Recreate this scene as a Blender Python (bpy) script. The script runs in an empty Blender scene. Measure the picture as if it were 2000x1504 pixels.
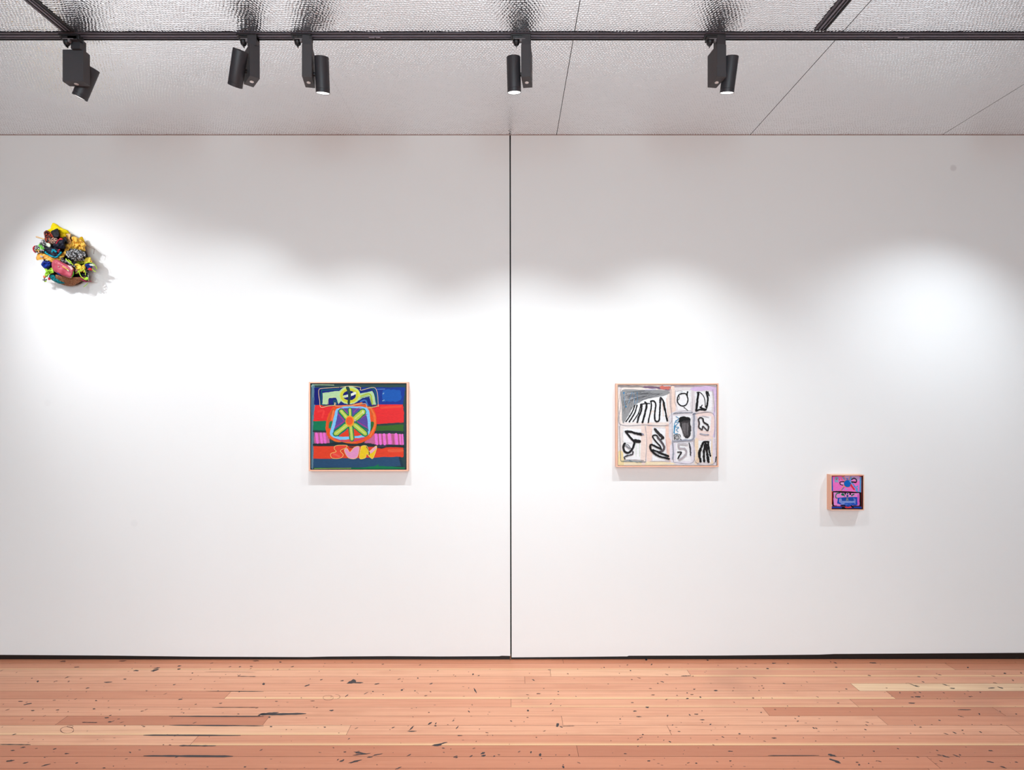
import bpy, bmesh, math, random
from mathutils import Vector, Matrix, noise
from mathutils.geometry import tessellate_polygon

# ------------------------------------------------------------------ camera, world, exposure
F, HC, DW = 1130.0, 1.607, 3.6          # focal length in px (2000 px frame), eye height, distance to the wall
CEIL = 3.268
scene = bpy.context.scene
COL = scene.collection
cam_d = bpy.data.cameras.new('camera')
cam_d.sensor_width = 36.0
cam_d.lens = F * 36.0 / 2000.0
cam_d.shift_x = 0.002
cam_d.shift_y = 0.0165
cam_d.clip_start = 0.05
cam = bpy.data.objects.new('camera', cam_d)
cam.location = (0, -DW, HC)
cam.rotation_euler = (math.radians(90), 0, 0)
COL.objects.link(cam)
scene.camera = cam

world = bpy.data.worlds.new('world')
scene.world = world
world.use_nodes = True
world.node_tree.nodes['Background'].inputs[0].default_value = (0.75, 0.8, 0.9, 1)
world.node_tree.nodes['Background'].inputs[1].default_value = 0.0

scene.view_settings.view_transform = 'Standard'
scene.view_settings.look = 'None'
scene.view_settings.gamma = 1.0
scene.view_settings.exposure = 0.09
scene.view_settings.use_curve_mapping = False
scene.cycles.max_bounces = 10
scene.cycles.diffuse_bounces = 5
scene.cycles.glossy_bounces = 5
scene.cycles.sample_clamp_indirect = 6.0

# lamp table: axis x, yaw (deg, + turns the head to the left), side of the tube (+1 right), tilt (deg), half beam (deg), watt, colour
LAMPS = [
    (-3.22, -36, 1, 50, 35, 38, (0.92, 0.96, 1.0)),
    (-3.48, -48, 1, 52, 34, 26, (0.92, 0.96, 1.0)),
    (-1.963, 90, 1, 27, 52, 48, (0.88, 0.955, 1.0)),
    (-1.162, 40, -1, 35, 41, 46, (0.87, 0.96, 1.0)),
    (-0.917, 10, 1, 16, 47, 75, (0.87, 0.96, 1.0)),
    (0.074, -7, -1, 13, 48, 102, (0.87, 0.96, 1.0)),
    (0.950, 7, 1, 17, 46, 82, (0.87, 0.965, 1.0)),
    (2.80, 36, 1, 19, 52, 82, (0.82, 0.93, 1.0)),
]
# unseen ceiling panels added behind the camera as fill light: x, y, size x, size y, watt, colour
FILL_PANELS = [(-2.6, -5.6, 1.2, 0.6, 14, (0.92, 0.93, 1.0)),
          (-0.3, -5.0, 1.2, 0.6, 30, (0.88, 0.95, 1.0)),
          (2.6, -5.6, 1.2, 0.6, 10, (0.84, 0.94, 1.0)),
          (0.0, -7.8, 1.2, 0.6, 20, (0.90, 0.96, 1.0))]
for px_, py_, sx_, sy_, w_, c_ in FILL_PANELS:
    d = bpy.data.lights.new('fill_panel_light', 'AREA')
    d.shape = 'RECTANGLE'; d.size = sx_ * .95; d.size_y = sy_ * .9; d.energy = w_; d.color = c_
    o = bpy.data.objects.new('fill_panel_light', d)
    o.location = (px_, py_, CEIL - 0.045)
    COL.objects.link(o)

# added fill light behind the camera; the window it belongs to is invented
d = bpy.data.lights.new('rear_fill_light', 'AREA')
d.shape = 'RECTANGLE'; d.size = 5.0; d.size_y = 2.4; d.energy = 278; d.color = (0.70, 0.915, 1.0)
o = bpy.data.objects.new('rear_fill_light', d)
o.location = (-0.4, -8.93, 1.9); o.rotation_euler = (math.radians(90), 0, 0)
COL.objects.link(o)
random.seed(7)
R = random.Random(11)

# ------------------------------------------------------------------ helpers
def lin(c):
    return tuple(((v / 255.0) / 12.92 if v / 255.0 <= 0.04045 else ((v / 255.0 + 0.055) / 1.055) ** 2.4) for v in c[:3])

def tag(o, label=None, cat=None, group=None, kind=None):
    if label: o['label'] = label
    if cat: o['category'] = cat
    if group: o['group'] = group
    if kind: o['kind'] = kind
    return o

def empty(name, loc, rz=0.0):
    o = bpy.data.objects.new(name, None)
    o.empty_display_size = 0.05
    o.location = loc
    o.rotation_euler = (0, 0, rz)
    COL.objects.link(o)
    return o

def link_mesh(name, verts, faces, mats, parent=None, midx=None, smooth=False, loc=None):
    me = bpy.data.meshes.new(name)
    me.from_pydata([tuple(v) for v in verts], [], faces)
    for m in (mats if isinstance(mats, (list, tuple)) else [mats]):
        me.materials.append(m)
    if midx: me.polygons.foreach_set('material_index', midx)
    if smooth: me.polygons.foreach_set('use_smooth', [True] * len(me.polygons))
    me.update()
    o = bpy.data.objects.new(name, me)
    if loc: o.location = loc
    COL.objects.link(o)
    if parent: o.parent = parent
    return o

class MB:
    """collects boxes, cylinders, tubes into one mesh"""
    def __init__(s): s.v = []; s.f = []; s.m = []
    def add(s, vs, fs, mi=0):
        n = len(s.v)
        s.v += [Vector(v) for v in vs]
        s.f += [tuple(i + n for i in f) for f in fs]
        s.m += [mi] * len(fs)
    def box(s, x0, x1, y0, y1, z0, z1, mi=0, bev=0.0, mat=None):
        bm = bmesh.new()
        bmesh.ops.create_cube(bm, size=1)
        for v in bm.verts:
            v.co = Vector(((x0 + x1) / 2 + v.co.x * (x1 - x0), (y0 + y1) / 2 + v.co.y * (y1 - y0), (z0 + z1) / 2 + v.co.z * (z1 - z0)))
        if bev > 0:
            bmesh.ops.bevel(bm, geom=list(bm.edges), offset=bev, segments=2, affect='EDGES', profile=0.5)
        if mat is not None: bmesh.ops.transform(bm, matrix=mat, verts=bm.verts)
        s.bm(bm, mi)
    def bm(s, bm, mi=0):
        bm.verts.ensure_lookup_table(); bm.verts.index_update()
        s.add([v.co.copy() for v in bm.verts], [tuple(v.index for v in f.verts) for f in bm.faces], mi)
        bm.free()
    def lathe(s, prof, seg=32, mi=0, mat=None, cap=True):
        vs = []; fs = []
        for r, z in prof:
            for k in range(seg):
                a = 2 * math.pi * k / seg
                vs.append(Vector((r * math.cos(a), r * math.sin(a), z)))
        for i in range(len(prof) - 1):
            for k in range(seg):
                a, b = i * seg + k, i * seg + (k + 1) % seg
                fs.append((a, b, b + seg, a + seg))
        if cap:
            fs.append(tuple(reversed(range(seg))))
            fs.append(tuple(range((len(prof) - 1) * seg, len(prof) * seg)))
        if mat is not None: vs = [mat @ v for v in vs]
        s.add(vs, fs, mi)
    def tube(s, pts, r, seg=6, mi=0, r2=None):
        pts = [Vector(p) for p in pts]
        n = len(pts); vs = []; fs = []
        up = Vector((0.13, 0.31, 0.94)).normalized()
        for i, p in enumerate(pts):
            t = (pts[min(i + 1, n - 1)] - pts[max(i - 1, 0)]).normalized()
            a = t.cross(up)
            if a.length < 1e-3: a = t.cross(Vector((1, 0, 0)))
            a.normalize(); b = t.cross(a).normalized()
            rr = r if r2 is None else r + (r2 - r) * i / max(1, n - 1)
            for k in range(seg):
                q = 2 * math.pi * k / seg
                vs.append(p + a * (rr * math.cos(q)) + b * (rr * math.sin(q)))
        for i in range(n - 1):
            for k in range(seg):
                a, b = i * seg + k, i * seg + (k + 1) % seg
                fs.append((a, b, b + seg, a + seg))
        fs.append(tuple(reversed(range(seg)))); fs.append(tuple(range((n - 1) * seg, n * seg)))
        s.add(vs, fs, mi)
    def build(s, name, mats, parent=None, smooth=False, loc=None, autos=False):
        o = link_mesh(name, s.v, s.f, mats, parent, s.m, smooth, loc)
        bm = bmesh.new(); bm.from_mesh(o.data)
        bmesh.ops.recalc_face_normals(bm, faces=bm.faces)
        bm.to_mesh(o.data); bm.free()
        if autos:
            o.data.polygons.foreach_set('use_smooth', [True] * len(o.data.polygons))
            o.data.set_sharp_from_angle(angle=math.radians(35))
        return o

def catmull(pts, step=0.25, closed=False):
    P = [Vector(p) for p in pts]
    if len(P) < 3 and not closed: 
        out = []
        n = max(2, int(1 / step))
        for i in range(n + 1): out.append(P[0].lerp(P[1], i / n))
        return out
    n = len(P); out = []
    rng = n if closed else n - 1
    for i in range(rng):
        if closed: p0, p1, p2, p3 = P[(i - 1) % n], P[i], P[(i + 1) % n], P[(i + 2) % n]
        else: p0, p1, p2, p3 = P[max(i - 1, 0)], P[i], P[i + 1], P[min(i + 2, n - 1)]
        k = max(2, int(1 / step))
        for j in range(k):
            t = j / k
            out.append(0.5 * ((2 * p1) + (-p0 + p2) * t + (2 * p0 - 5 * p1 + 4 * p2 - p3) * t * t + (-p0 + 3 * p1 - 3 * p2 + p3) * t ** 3))
    if not closed: out.append(P[-1])
    return out

# ------------------------------------------------------------------ materials
def new_mat(name):
    m = bpy.data.materials.new(name); m.use_nodes = True
    nt = m.node_tree
    return m, nt, nt.nodes['Principled BSDF']

def N(nt, t, **kw):
    n = nt.nodes.new(t)
    for k, v in kw.items():
        if k.startswith('_'): setattr(n, k[1:], v)
        else: n.inputs[k].default_value = v
    return n

def simple(name, rgb, rough=0.5, metal=0.0, var=0.06, scale=40.0, bump=0.0, spec=0.5, bscale=None, sheen=0.0):
    """plain surface with a slight procedural unevenness"""
    m, nt, b = new_mat(name)
    tc = N(nt, 'ShaderNodeTexCoord')
    nz = N(nt, 'ShaderNodeTexNoise', Scale=scale, Detail=4.0)
    nt.links.new(tc.outputs['Object'], nz.inputs['Vector'])
    c = lin(rgb)
    mix = N(nt, 'ShaderNodeMix', _data_type='RGBA')
    mix.inputs[6].default_value = tuple(max(0, x * (1 - var)) for x in c) + (1,)
    mix.inputs[7].default_value = tuple(min(1, x * (1 + var)) for x in c) + (1,)
    nt.links.new(nz.outputs['Fac'], mix.inputs[0])
    nt.links.new(mix.outputs[2], b.inputs['Base Color'])
    b.inputs['Roughness'].default_value = rough
    b.inputs['Metallic'].default_value = metal
    b.inputs['Specular IOR Level'].default_value = spec
    if sheen: b.inputs['Sheen Weight'].default_value = sheen
    if bump > 0:
        nb = N(nt, 'ShaderNodeTexNoise', Scale=bscale or scale * 3, Detail=6.0)
        nt.links.new(tc.outputs['Object'], nb.inputs['Vector'])
        bp = N(nt, 'ShaderNodeBump', Strength=1.0, Distance=bump)
        nt.links.new(nb.outputs['Fac'], bp.inputs['Height'])
        nt.links.new(bp.outputs['Normal'], b.inputs['Normal'])
    return m

def wall_material(name, sensor_spots=()):
    m, nt, b = new_mat(name)
    tc = N(nt, 'ShaderNodeTexCoord')
    nz = N(nt, 'ShaderNodeTexNoise', Scale=1.4, Detail=5.0)
    nt.links.new(tc.outputs['Object'], nz.inputs['Vector'])
    mix = N(nt, 'ShaderNodeMix', _data_type='RGBA')
    mix.inputs[6].default_value = (0.80, 0.795, 0.79, 1)
    mix.inputs[7].default_value = (0.825, 0.82, 0.82, 1)
    nt.links.new(nz.outputs['Fac'], mix.inputs[0])
    last = mix.outputs[2]
    for (sx, sz, r, amt) in sensor_spots:          # sensor-dust spots drawn into the paint colour
        d = N(nt, 'ShaderNodeVectorMath', _operation='DISTANCE')
        nt.links.new(tc.outputs['Object'], d.inputs[0])
        d.inputs[1].default_value = (sx, 0, sz)
        mr = N(nt, 'ShaderNodeMapRange', _interpolation_type='SMOOTHSTEP')
        mr.inputs['From Min'].default_value = r * 0.6; mr.inputs['From Max'].default_value = r * 1.2
        mr.inputs['To Min'].default_value = amt; mr.inputs['To Max'].default_value = 0
        nt.links.new(d.outputs['Value'], mr.inputs['Value'])
        mx = N(nt, 'ShaderNodeMix', _data_type='RGBA')
        mx.inputs[7].default_value = (0.45, 0.42, 0.43, 1)
        nt.links.new(mr.outputs[0], mx.inputs[0]); nt.links.new(last, mx.inputs[6])
        last = mx.outputs[2]
    nt.links.new(last, b.inputs['Base Color'])
    b.inputs['Roughness'].default_value = 0.75
    b.inputs['Specular IOR Level'].default_value = 0.25
    n2 = N(nt, 'ShaderNodeTexNoise', Scale=170.0, Detail=3.0)
    nt.links.new(tc.outputs['Object'], n2.inputs['Vector'])
    bp = N(nt, 'ShaderNodeBump', Strength=0.25, Distance=0.0006)
    nt.links.new(n2.outputs['Fac'], bp.inputs['Height'])
    nt.links.new(bp.outputs['Normal'], b.inputs['Normal'])
    return m

def wx(px): return (px - 996) / F * DW
def wz(py): return HC - (py - 785) / F * DW

M_WALL = wall_material('white_wall_paint')
M_WALL_R = wall_material('white_wall_sensor_spot', [(wx(1862), wz(328), 0.021, 0.35)])
M_WALL_L = wall_material('white_wall_paint_marked', [(wx(93), wz(787), 0.022, 0.06), (wx(262), wz(1022), 0.024, 0.07)])
M_GREYWALL = simple('charcoal_wall_paint', (70, 66, 70), 0.7, var=0.04, scale=2)
M_SIDEWALL = simple('side_wall_paint', (170, 172, 178), 0.7, var=0.02, scale=2)
M_BLACKGAP = simple('black_recess', (10, 9, 9), 0.8, var=0.3, scale=30)
M_BASE = None

def baseboard_material():
    m, nt, b = new_mat('scuffed_black_baseboard')
    tc = N(nt, 'ShaderNodeTexCoord')
    mp = N(nt, 'ShaderNodeMapping'); mp.inputs['Scale'].default_value = (9, 9, 60)
    nt.links.new(tc.outputs['Object'], mp.inputs[0])
    nz = N(nt, 'ShaderNodeTexNoise', Scale=3.0, Detail=8.0, Roughness=0.75)
    nt.links.new(mp.outputs[0], nz.inputs['Vector'])
    cr = N(nt, 'ShaderNodeValToRGB')
    cr.color_ramp.elements[0].position = 0.66; cr.color_ramp.elements[0].color = (0.006, 0.005, 0.005, 1)
    cr.color_ramp.elements[1].position = 0.74; cr.color_ramp.elements[1].color = (0.25, 0.24, 0.24, 1)
    nt.links.new(nz.outputs['Fac'], cr.inputs[0])
    nt.links.new(cr.outputs[0], b.inputs['Base Color'])
    b.inputs['Roughness'].default_value = 0.5
    return m
M_BASE = baseboard_material()

def ceiling_material():
    m, nt, b = new_mat('hammered_steel')
    tc = N(nt, 'ShaderNodeTexCoord')
    wob = N(nt, 'ShaderNodeTexNoise', Scale=7.0, Detail=2.0)
    nt.links.new(tc.outputs['Object'], wob.inputs['Vector'])
    mad = N(nt, 'ShaderNodeVectorMath', _operation='MULTIPLY_ADD')
    mad.inputs[1].default_value = (0.03, 0.03, 0.0)
    nt.links.new(wob.outputs['Color'], mad.inputs[0]); nt.links.new(tc.outputs['Object'], mad.inputs[2])
    fine = N(nt, 'ShaderNodeTexNoise', Scale=38.0, Detail=2.0)
    nt.links.new(tc.outputs['Object'], fine.inputs['Vector'])
    mad2 = N(nt, 'ShaderNodeVectorMath', _operation='MULTIPLY_ADD')
    mad2.inputs[1].default_value = (0.014, 0.014, 0.0)
    nt.links.new(fine.outputs['Color'], mad2.inputs[0]); nt.links.new(mad.outputs[0], mad2.inputs[2])
    last = None
    for ang in (90, 30, -30):               # three crossing ripples make a field of hexagonal dimples
        dt = N(nt, 'ShaderNodeVectorMath', _operation='DOT_PRODUCT')
        k = 2 * math.pi / CELL
        dt.inputs[1].default_value = (k * math.cos(math.radians(ang)), k * math.sin(math.radians(ang)), 0)
        nt.links.new(mad2.outputs[0], dt.inputs[0])
        cs = N(nt, 'ShaderNodeMath', _operation='COSINE'); nt.links.new(dt.outputs['Value'], cs.inputs[0])
        if last is None: last = cs
        else:
            ad = N(nt, 'ShaderNodeMath', _operation='ADD')
            nt.links.new(last.outputs[0], ad.inputs[0]); nt.links.new(cs.outputs[0], ad.inputs[1]); last = ad
    pw = last
    big = N(nt, 'ShaderNodeTexNoise', Scale=3.0, Detail=1.0)
    nt.links.new(tc.outputs['Object'], big.inputs['Vector'])
    bp0 = N(nt, 'ShaderNodeBump', Strength=1.0, Distance=0.004)
    nt.links.new(big.outputs['Fac'], bp0.inputs['Height'])
    bp = N(nt, 'ShaderNodeBump', Strength=1.0, Distance=DIMPLE)
    nt.links.new(pw.outputs[0], bp.inputs['Height'])
    nt.links.new(bp0.outputs['Normal'], bp.inputs['Normal'])
    nt.links.new(bp.outputs['Normal'], b.inputs['Normal'])
    b.inputs['Base Color'].default_value = (0.93, 0.92, 0.93, 1)
    b.inputs['Metallic'].default_value = 1.0
    b.inputs['Roughness'].default_value = 0.13
    return m
CELL, DIMPLE = 0.0128, 0.00030
M_CEIL = ceiling_material()
M_SEAM = simple('dark_seam', (30, 27, 28), 0.8)

# ------------------------------------------------------------------ room shell
def struct(o, label, cat): return tag(o, label, cat, kind='structure')

XL, XR, YF = -5.2, 5.6, -9.0
# back wall: two big panels with a narrow open joint between them, ragged lower edges
def panel(name, outline, mat, y0=0.0, th=0.04):
    """outline: list of (x, z) counter-clockwise seen from the room"""
    n = len(outline)
    vs = [(x, y0, z) for x, z in outline] + [(x, y0 + th, z) for x, z in outline]
    fs = [tuple(range(n)), tuple(reversed(range(n, 2 * n)))]
    for i in range(n):
        j = (i + 1) % n
        fs.append((i, n + i, n + j, j))
    o = link_mesh(name, vs, fs, mat)
    bm = bmesh.new(); bm.from_mesh(o.data)
    bmesh.ops.recalc_face_normals(bm, faces=bm.faces)
    bm.to_mesh(o.data); bm.free()
    return o
lb = [(XL, wz(1279)), (wx(0), wz(1279)), (wx(200), wz(1280.3)), (wx(390), wz(1282.6)), (wx(600), wz(1283.4)), (wx(640), wz(1282.4)),
      (wx(760), wz(1281.6)), (wx(860), wz(1282.2)), (wx(975), wz(1281.6)), (wx(980), wz(1280.8)), (wx(996.7), wz(1281.2))]
wl = panel('wall_back_left', lb + [(wx(995.0), CEIL), (XL, CEIL)], M_WALL_L)
struct(wl, 'white wall panel left of the narrow vertical joint, behind the striped painting', 'wall')
rb = [(wx(999.3), wz(1284)), (wx(1130), wz(1283)), (wx(1225), wz(1282)), (wx(1228), wz(1280.8)), (wx(1290), wz(1280.6)), (wx(1400), wz(1280.4)), (wx(1600), wz(1278.6)), (wx(1630), wz(1277.3)),
      (wx(1750), wz(1276.6)), (wx(2000), wz(1275.0)), (XR, wz(1274))]
wr = panel('wall_back_right', rb + [(XR, CEIL), (wx(997.6), CEIL)], M_WALL_R)
struct(wr, 'white wall panel right of the narrow vertical joint, behind the black and white painting', 'wall')
# dark void behind the joint
mb = MB(); mb.box(-0.25, 0.25, 0.06, 0.08, 0.0, CEIL)
struct(mb.build('trim_1', M_BLACKGAP), 'black void behind the joint between the two white wall panels', 'trim')
mb = MB(); mb.box(wx(995.8), wx(998.2), 0.004, 0.03, 0.0, wz(1281.5)); mb.box(wx(995.6), wx(998.6), 0.001, 0.03, 0.0, 0.004, 0)
struct(mb.build('trim_2', simple('raw_wood_post', (120, 85, 62), 0.7)), 'small brown post foot at the bottom of the wall joint', 'trim')
mb = MB()
mb.box(XL, wx(995.6), 0.012, 0.035, -0.01, 0.035, 0)
mb.box(wx(998.6), XR, 0.016, 0.039, -0.01, 0.035, 0)
struct(mb.build('baseboard_back', M_BASE), 'scuffed black recessed strip under the white wall panels', 'baseboard')
mb = MB(); mb.box(XL, XR, 0.081, 0.1, -0.02, CEIL)
struct(mb.build('wall_back', M_BLACKGAP), 'dark rear wall behind the white panels', 'wall')
mb = MB(); mb.box(XL - .1, XL, YF, 0.1, -0.02, CEIL)
struct(mb.build('wall_left', M_GREYWALL), 'dark grey side wall left of the photo', 'wall')
mb = MB(); mb.box(XR, XR + .1, YF, 0.1, -0.02, CEIL)
struct(mb.build('wall_right', simple('grey_wall_paint', (112, 114, 122), 0.7, var=0.04, scale=2)), 'light side wall right of the photo', 'wall')
mb = MB(); mb.box(XL - .1, XR + .1, YF - .1, YF, -0.02, CEIL)
struct(mb.build('wall_front', M_SIDEWALL), 'light wall behind the photographer', 'wall')

# invented window added around the fill light, with a glowing pane
M_PANE, nt_w, b_w = new_mat('added_glow_glass')
tc_w = N(nt_w, 'ShaderNodeTexCoord'); nz_w = N(nt_w, 'ShaderNodeTexNoise', Scale=1.5)
nt_w.links.new(tc_w.outputs['Object'], nz_w.inputs['Vector'])
mr_w = N(nt_w, 'ShaderNodeMapRange'); mr_w.inputs['To Min'].default_value = 0.4; mr_w.inputs['To Max'].default_value = 0.6
nt_w.links.new(nz_w.outputs['Fac'], mr_w.inputs['Value']); nt_w.links.new(mr_w.outputs[0], b_w.inputs['Emission Strength'])
b_w.inputs['Emission Color'].default_value = (0.7, 0.9, 1.0, 1); b_w.inputs['Base Color'].default_value = (.8, .8, .8, 1)
mb = MB()
wx0, wx1, wz0, wz1 = -2.9, 2.1, 0.7, 3.1
for q in ((wx0 - .06, wx1 + .06, wz0 - .06, wz0), (wx0 - .06, wx1 + .06, wz1, wz1 + .06)): mb.box(q[0], q[1], YF, YF + .06, q[2], q[3])
for xx in (wx0 - .06, wx0 + 1.22, wx0 + 2.47, wx0 + 3.72, wx1): mb.box(xx, xx + .06, YF, YF + .06, wz0, wz1)
wo = mb.build('added_window', M_SIDEWALL)
struct(wo, 'unseen window with frosted panes, added behind the photographer as a fill light', 'window')
mb = MB(); mb.box(wx0, wx1, YF + .005, YF + .02, wz0, wz1); mb.build('glow_pane', M_PANE, wo)

# ceiling of hammered steel sheets with open seams
mb = MB()
seams = [-4.53, -3.32, -2.118, -0.914, 0.290, 1.494, 2.688, 3.89, 5.09]
gaps = {0.290: 0.0032, 1.494: 0.0036, 2.688: 0.0034, -0.914: 0.0004, -2.118: 0.0003}
xs = [XL] + seams + [XR]
for a, b_ in zip(xs[:-1], xs[1:]):
    ga = gaps.get(a, 0.002) / 2 if a != XL else 0
    gb = gaps.get(b_, 0.002) / 2 if b_ != XR else 0
    mb.box(a + ga, b_ - gb, YF, 0.0, CEIL, CEIL + 0.012, 0)
mb.box(XL, XR, YF, 0.1, CEIL + 0.014, CEIL + 0.05, 1)
struct(mb.build('ceiling', [M_CEIL, M_SEAM]), 'ceiling of hammered mirror-like steel sheets with thin dark seams', 'ceiling')
# shadow line at the head of the wall, painted as a thin brown strip
mb = MB(); mb.box(XL, XR, -0.002, 0.0, CEIL - 0.0025, CEIL, 0)
struct(mb.build('wall_head_shadow', simple('brown_shadow_line', (160, 132, 124), 0.6)), 'thin brown strip painted as the shadow where the white wall meets the steel ceiling', 'trim')

# ------------------------------------------------------------------ floor
def floor_material():
    m, nt, b = new_mat('worn_fir_boards')
    tc = N(nt, 'ShaderNodeTexCoord')
    col = N(nt, 'ShaderNodeVertexColor', _layer_name='board')     # r: tone, g: streak side, b: random
    sep = N(nt, 'ShaderNodeSeparateColor')
    nt.links.new(col.outputs[0], sep.inputs[0])
    uv = N(nt, 'ShaderNodeUVMap', _uv_map='board_uv')
    sxy = N(nt, 'ShaderNodeSeparateXYZ')
    nt.links.new(uv.outputs[0], sxy.inputs[0])
    # per-board offset of the grain
    off = N(nt, 'ShaderNodeVectorMath', _operation='MULTIPLY_ADD')
    comb = N(nt, 'ShaderNodeCombineXYZ')
    for i in range(3): nt.links.new(sep.outputs[2], comb.inputs[i])
    off.inputs[1].default_value = (37.0, 23.0, 11.0)
    nt.links.new(comb.outputs[0], off.inputs[0]); nt.links.new(tc.outputs['Object'], off.inputs[2])
    def grain(sx, sy, scale, detail, rough=0.6):
        mp = N(nt, 'ShaderNodeMapping'); mp.inputs['Scale'].default_value = (sx, sy, 1)
        nt.links.new(off.outputs[0], mp.inputs[0])
        nz = N(nt, 'ShaderNodeTexNoise', Scale=scale, Detail=detail, Roughness=rough)
        nt.links.new(mp.outputs[0], nz.inputs['Vector'])
        return nz.outputs['Fac']
    g1 = grain(0.6, 22, 3.0, 6)
    g2 = grain(2.0, 5.0, 1.0, 3)
    g3 = grain(1.5, 90, 4.0, 3)
    # base by tone
    cr = N(nt, 'ShaderNodeValToRGB')
    e = cr.color_ramp.elements
    e[0].position = 0.0; e[0].color = lin((180, 113, 84)) + (1,)
    e[1].position = 1.0; e[1].color = lin((238, 206, 165)) + (1,)
    for p, c in ((0.25, (197, 127, 95)), (0.5, (214, 149, 117)), (0.75, (226, 168, 135))):
        x = e.new(p); x.color = lin(c) + (1,)
    nt.links.new(sep.outputs[0], cr.inputs[0])
    def mixc(fac, a, c, ft='MIX', amt=None):
        mx = N(nt, 'ShaderNodeMix', _data_type='RGBA', _blend_type=ft)
        if isinstance(fac, float): mx.inputs[0].default_value = fac
        else: nt.links.new(fac, mx.inputs[0])
        nt.links.new(a, mx.inputs[6])
        if isinstance(c, tuple): mx.inputs[7].default_value = c
        else: nt.links.new(c, mx.inputs[7])
        return mx.outputs[2]
    def rng(v, a, b_, c, d, smooth=True):
        mr = N(nt, 'ShaderNodeMapRange')
        if smooth: mr.interpolation_type = 'SMOOTHSTEP'
        nt.links.new(v, mr.inputs['Value'])
        for k, q in zip(('From Min', 'From Max', 'To Min', 'To Max'), (a, b_, c, d)): mr.inputs[k].default_value = q
        return mr.outputs[0]
    c = cr.outputs[0]
    c = mixc(rng(g1, 0.35, 0.75, 0.0, 0.32), c, lin((172, 98, 70)) + (1,))
    c = mixc(rng(g2, 0.5, 0.85, 0.0, 0.35), c, lin((176, 112, 82)) + (1,))
    c = mixc(rng(g3, 0.5, 0.8, 0.0, 0.16), c, lin((235, 190, 150)) + (1,))
    # sapwood streak along the room-side edge
    edge = rng(sxy.outputs[1], 0.0, 0.34, 1.0, 0.0)
    mul = N(nt, 'ShaderNodeMath', _operation='MULTIPLY')
    nt.links.new(edge, mul.inputs[0]); nt.links.new(sep.outputs[1], mul.inputs[1])
    c = mixc(mul.outputs[0], c, lin((238, 200, 150)) + (1,))
    # fine specks of dirt and nail marks
    sp = N(nt, 'ShaderNodeTexVoronoi', Scale=13.0, Randomness=1.0)
    mp = N(nt, 'ShaderNodeMapping'); mp.inputs['Scale'].default_value = (0.6, 1.5, 1)
    nt.links.new(tc.outputs['Object'], mp.inputs[0]); nt.links.new(mp.outputs[0], sp.inputs['Vector'])
    spk = rng(sp.outputs['Distance'], 0.035, 0.06, 0.75, 0.0)
    c = mixc(spk, c, lin((96, 60, 50)) + (1,))
    # broad worn grey patches
    wn = N(nt, 'ShaderNodeTexNoise', Scale=1.1, Detail=3.0)
    nt.links.new(tc.outputs['Object'], wn.inputs['Vector'])
    c = mixc(rng(wn.outputs['Fac'], 0.6, 0.78, 0.0, 0.28), c, lin((140, 98, 80)) + (1,))
    nt.links.new(c, b.inputs['Base Color'])
    b.inputs['Roughness'].default_value = 0.42
    b.inputs['Specular IOR Level'].default_value = 0.4
    bp = N(nt, 'ShaderNodeBump', Strength=0.5, Distance=0.0008)
    nt.links.new(g1, bp.inputs['Height']); nt.links.new(bp.outputs['Normal'], b.inputs['Normal'])
    return m
M_FLOOR = floor_material()
M_FGAP = simple('dark_board_gap', (78, 46, 36), 0.8)
M_STAIN = simple('dark_floor_stain', (48, 42, 46), 0.55, var=0.25, scale=120)
M_STAIN2 = simple('brown_floor_stain', (120, 80, 64), 0.5, var=0.2, scale=100)

def zf(h): return HC * F / h                      # distance of a floor point h px below the horizon
def fpt(px, py):
    z = zf(py - 785.0)
    return ((px - 996) / F * z, z - DW)

fv, ff, fmi, fcol, fuv = [], [], [], [], []
def fquad(x0, x1, y0, y1, z, mi, col=(0, 0, 0)):
    n = len(fv)
    fv.extend([(x0, y0, z), (x1, y0, z), (x1, y1, z), (x0, y1, z)])
    ff.append((n, n + 1, n + 2, n + 3)); fmi.append(mi)
    fcol.extend([col] * 4); fuv.extend([(0, 0), (1, 0), (1, 1), (0, 1)])
BW = 0.0849
Y0 = zf(510.75) - DW
joints = {0: [1100], 1: [1856], 2: [1075, 1346], 3: [1025], 4: [1670], 5: [445, 1740], 6: [998, 1668], 7: [1496, 1951],
          8: [120, 520, 1098, 1724], 9: [681, 1307, 1980], 10: [380], 11: [1128], 12: [1823], 13: [1826]}
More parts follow.
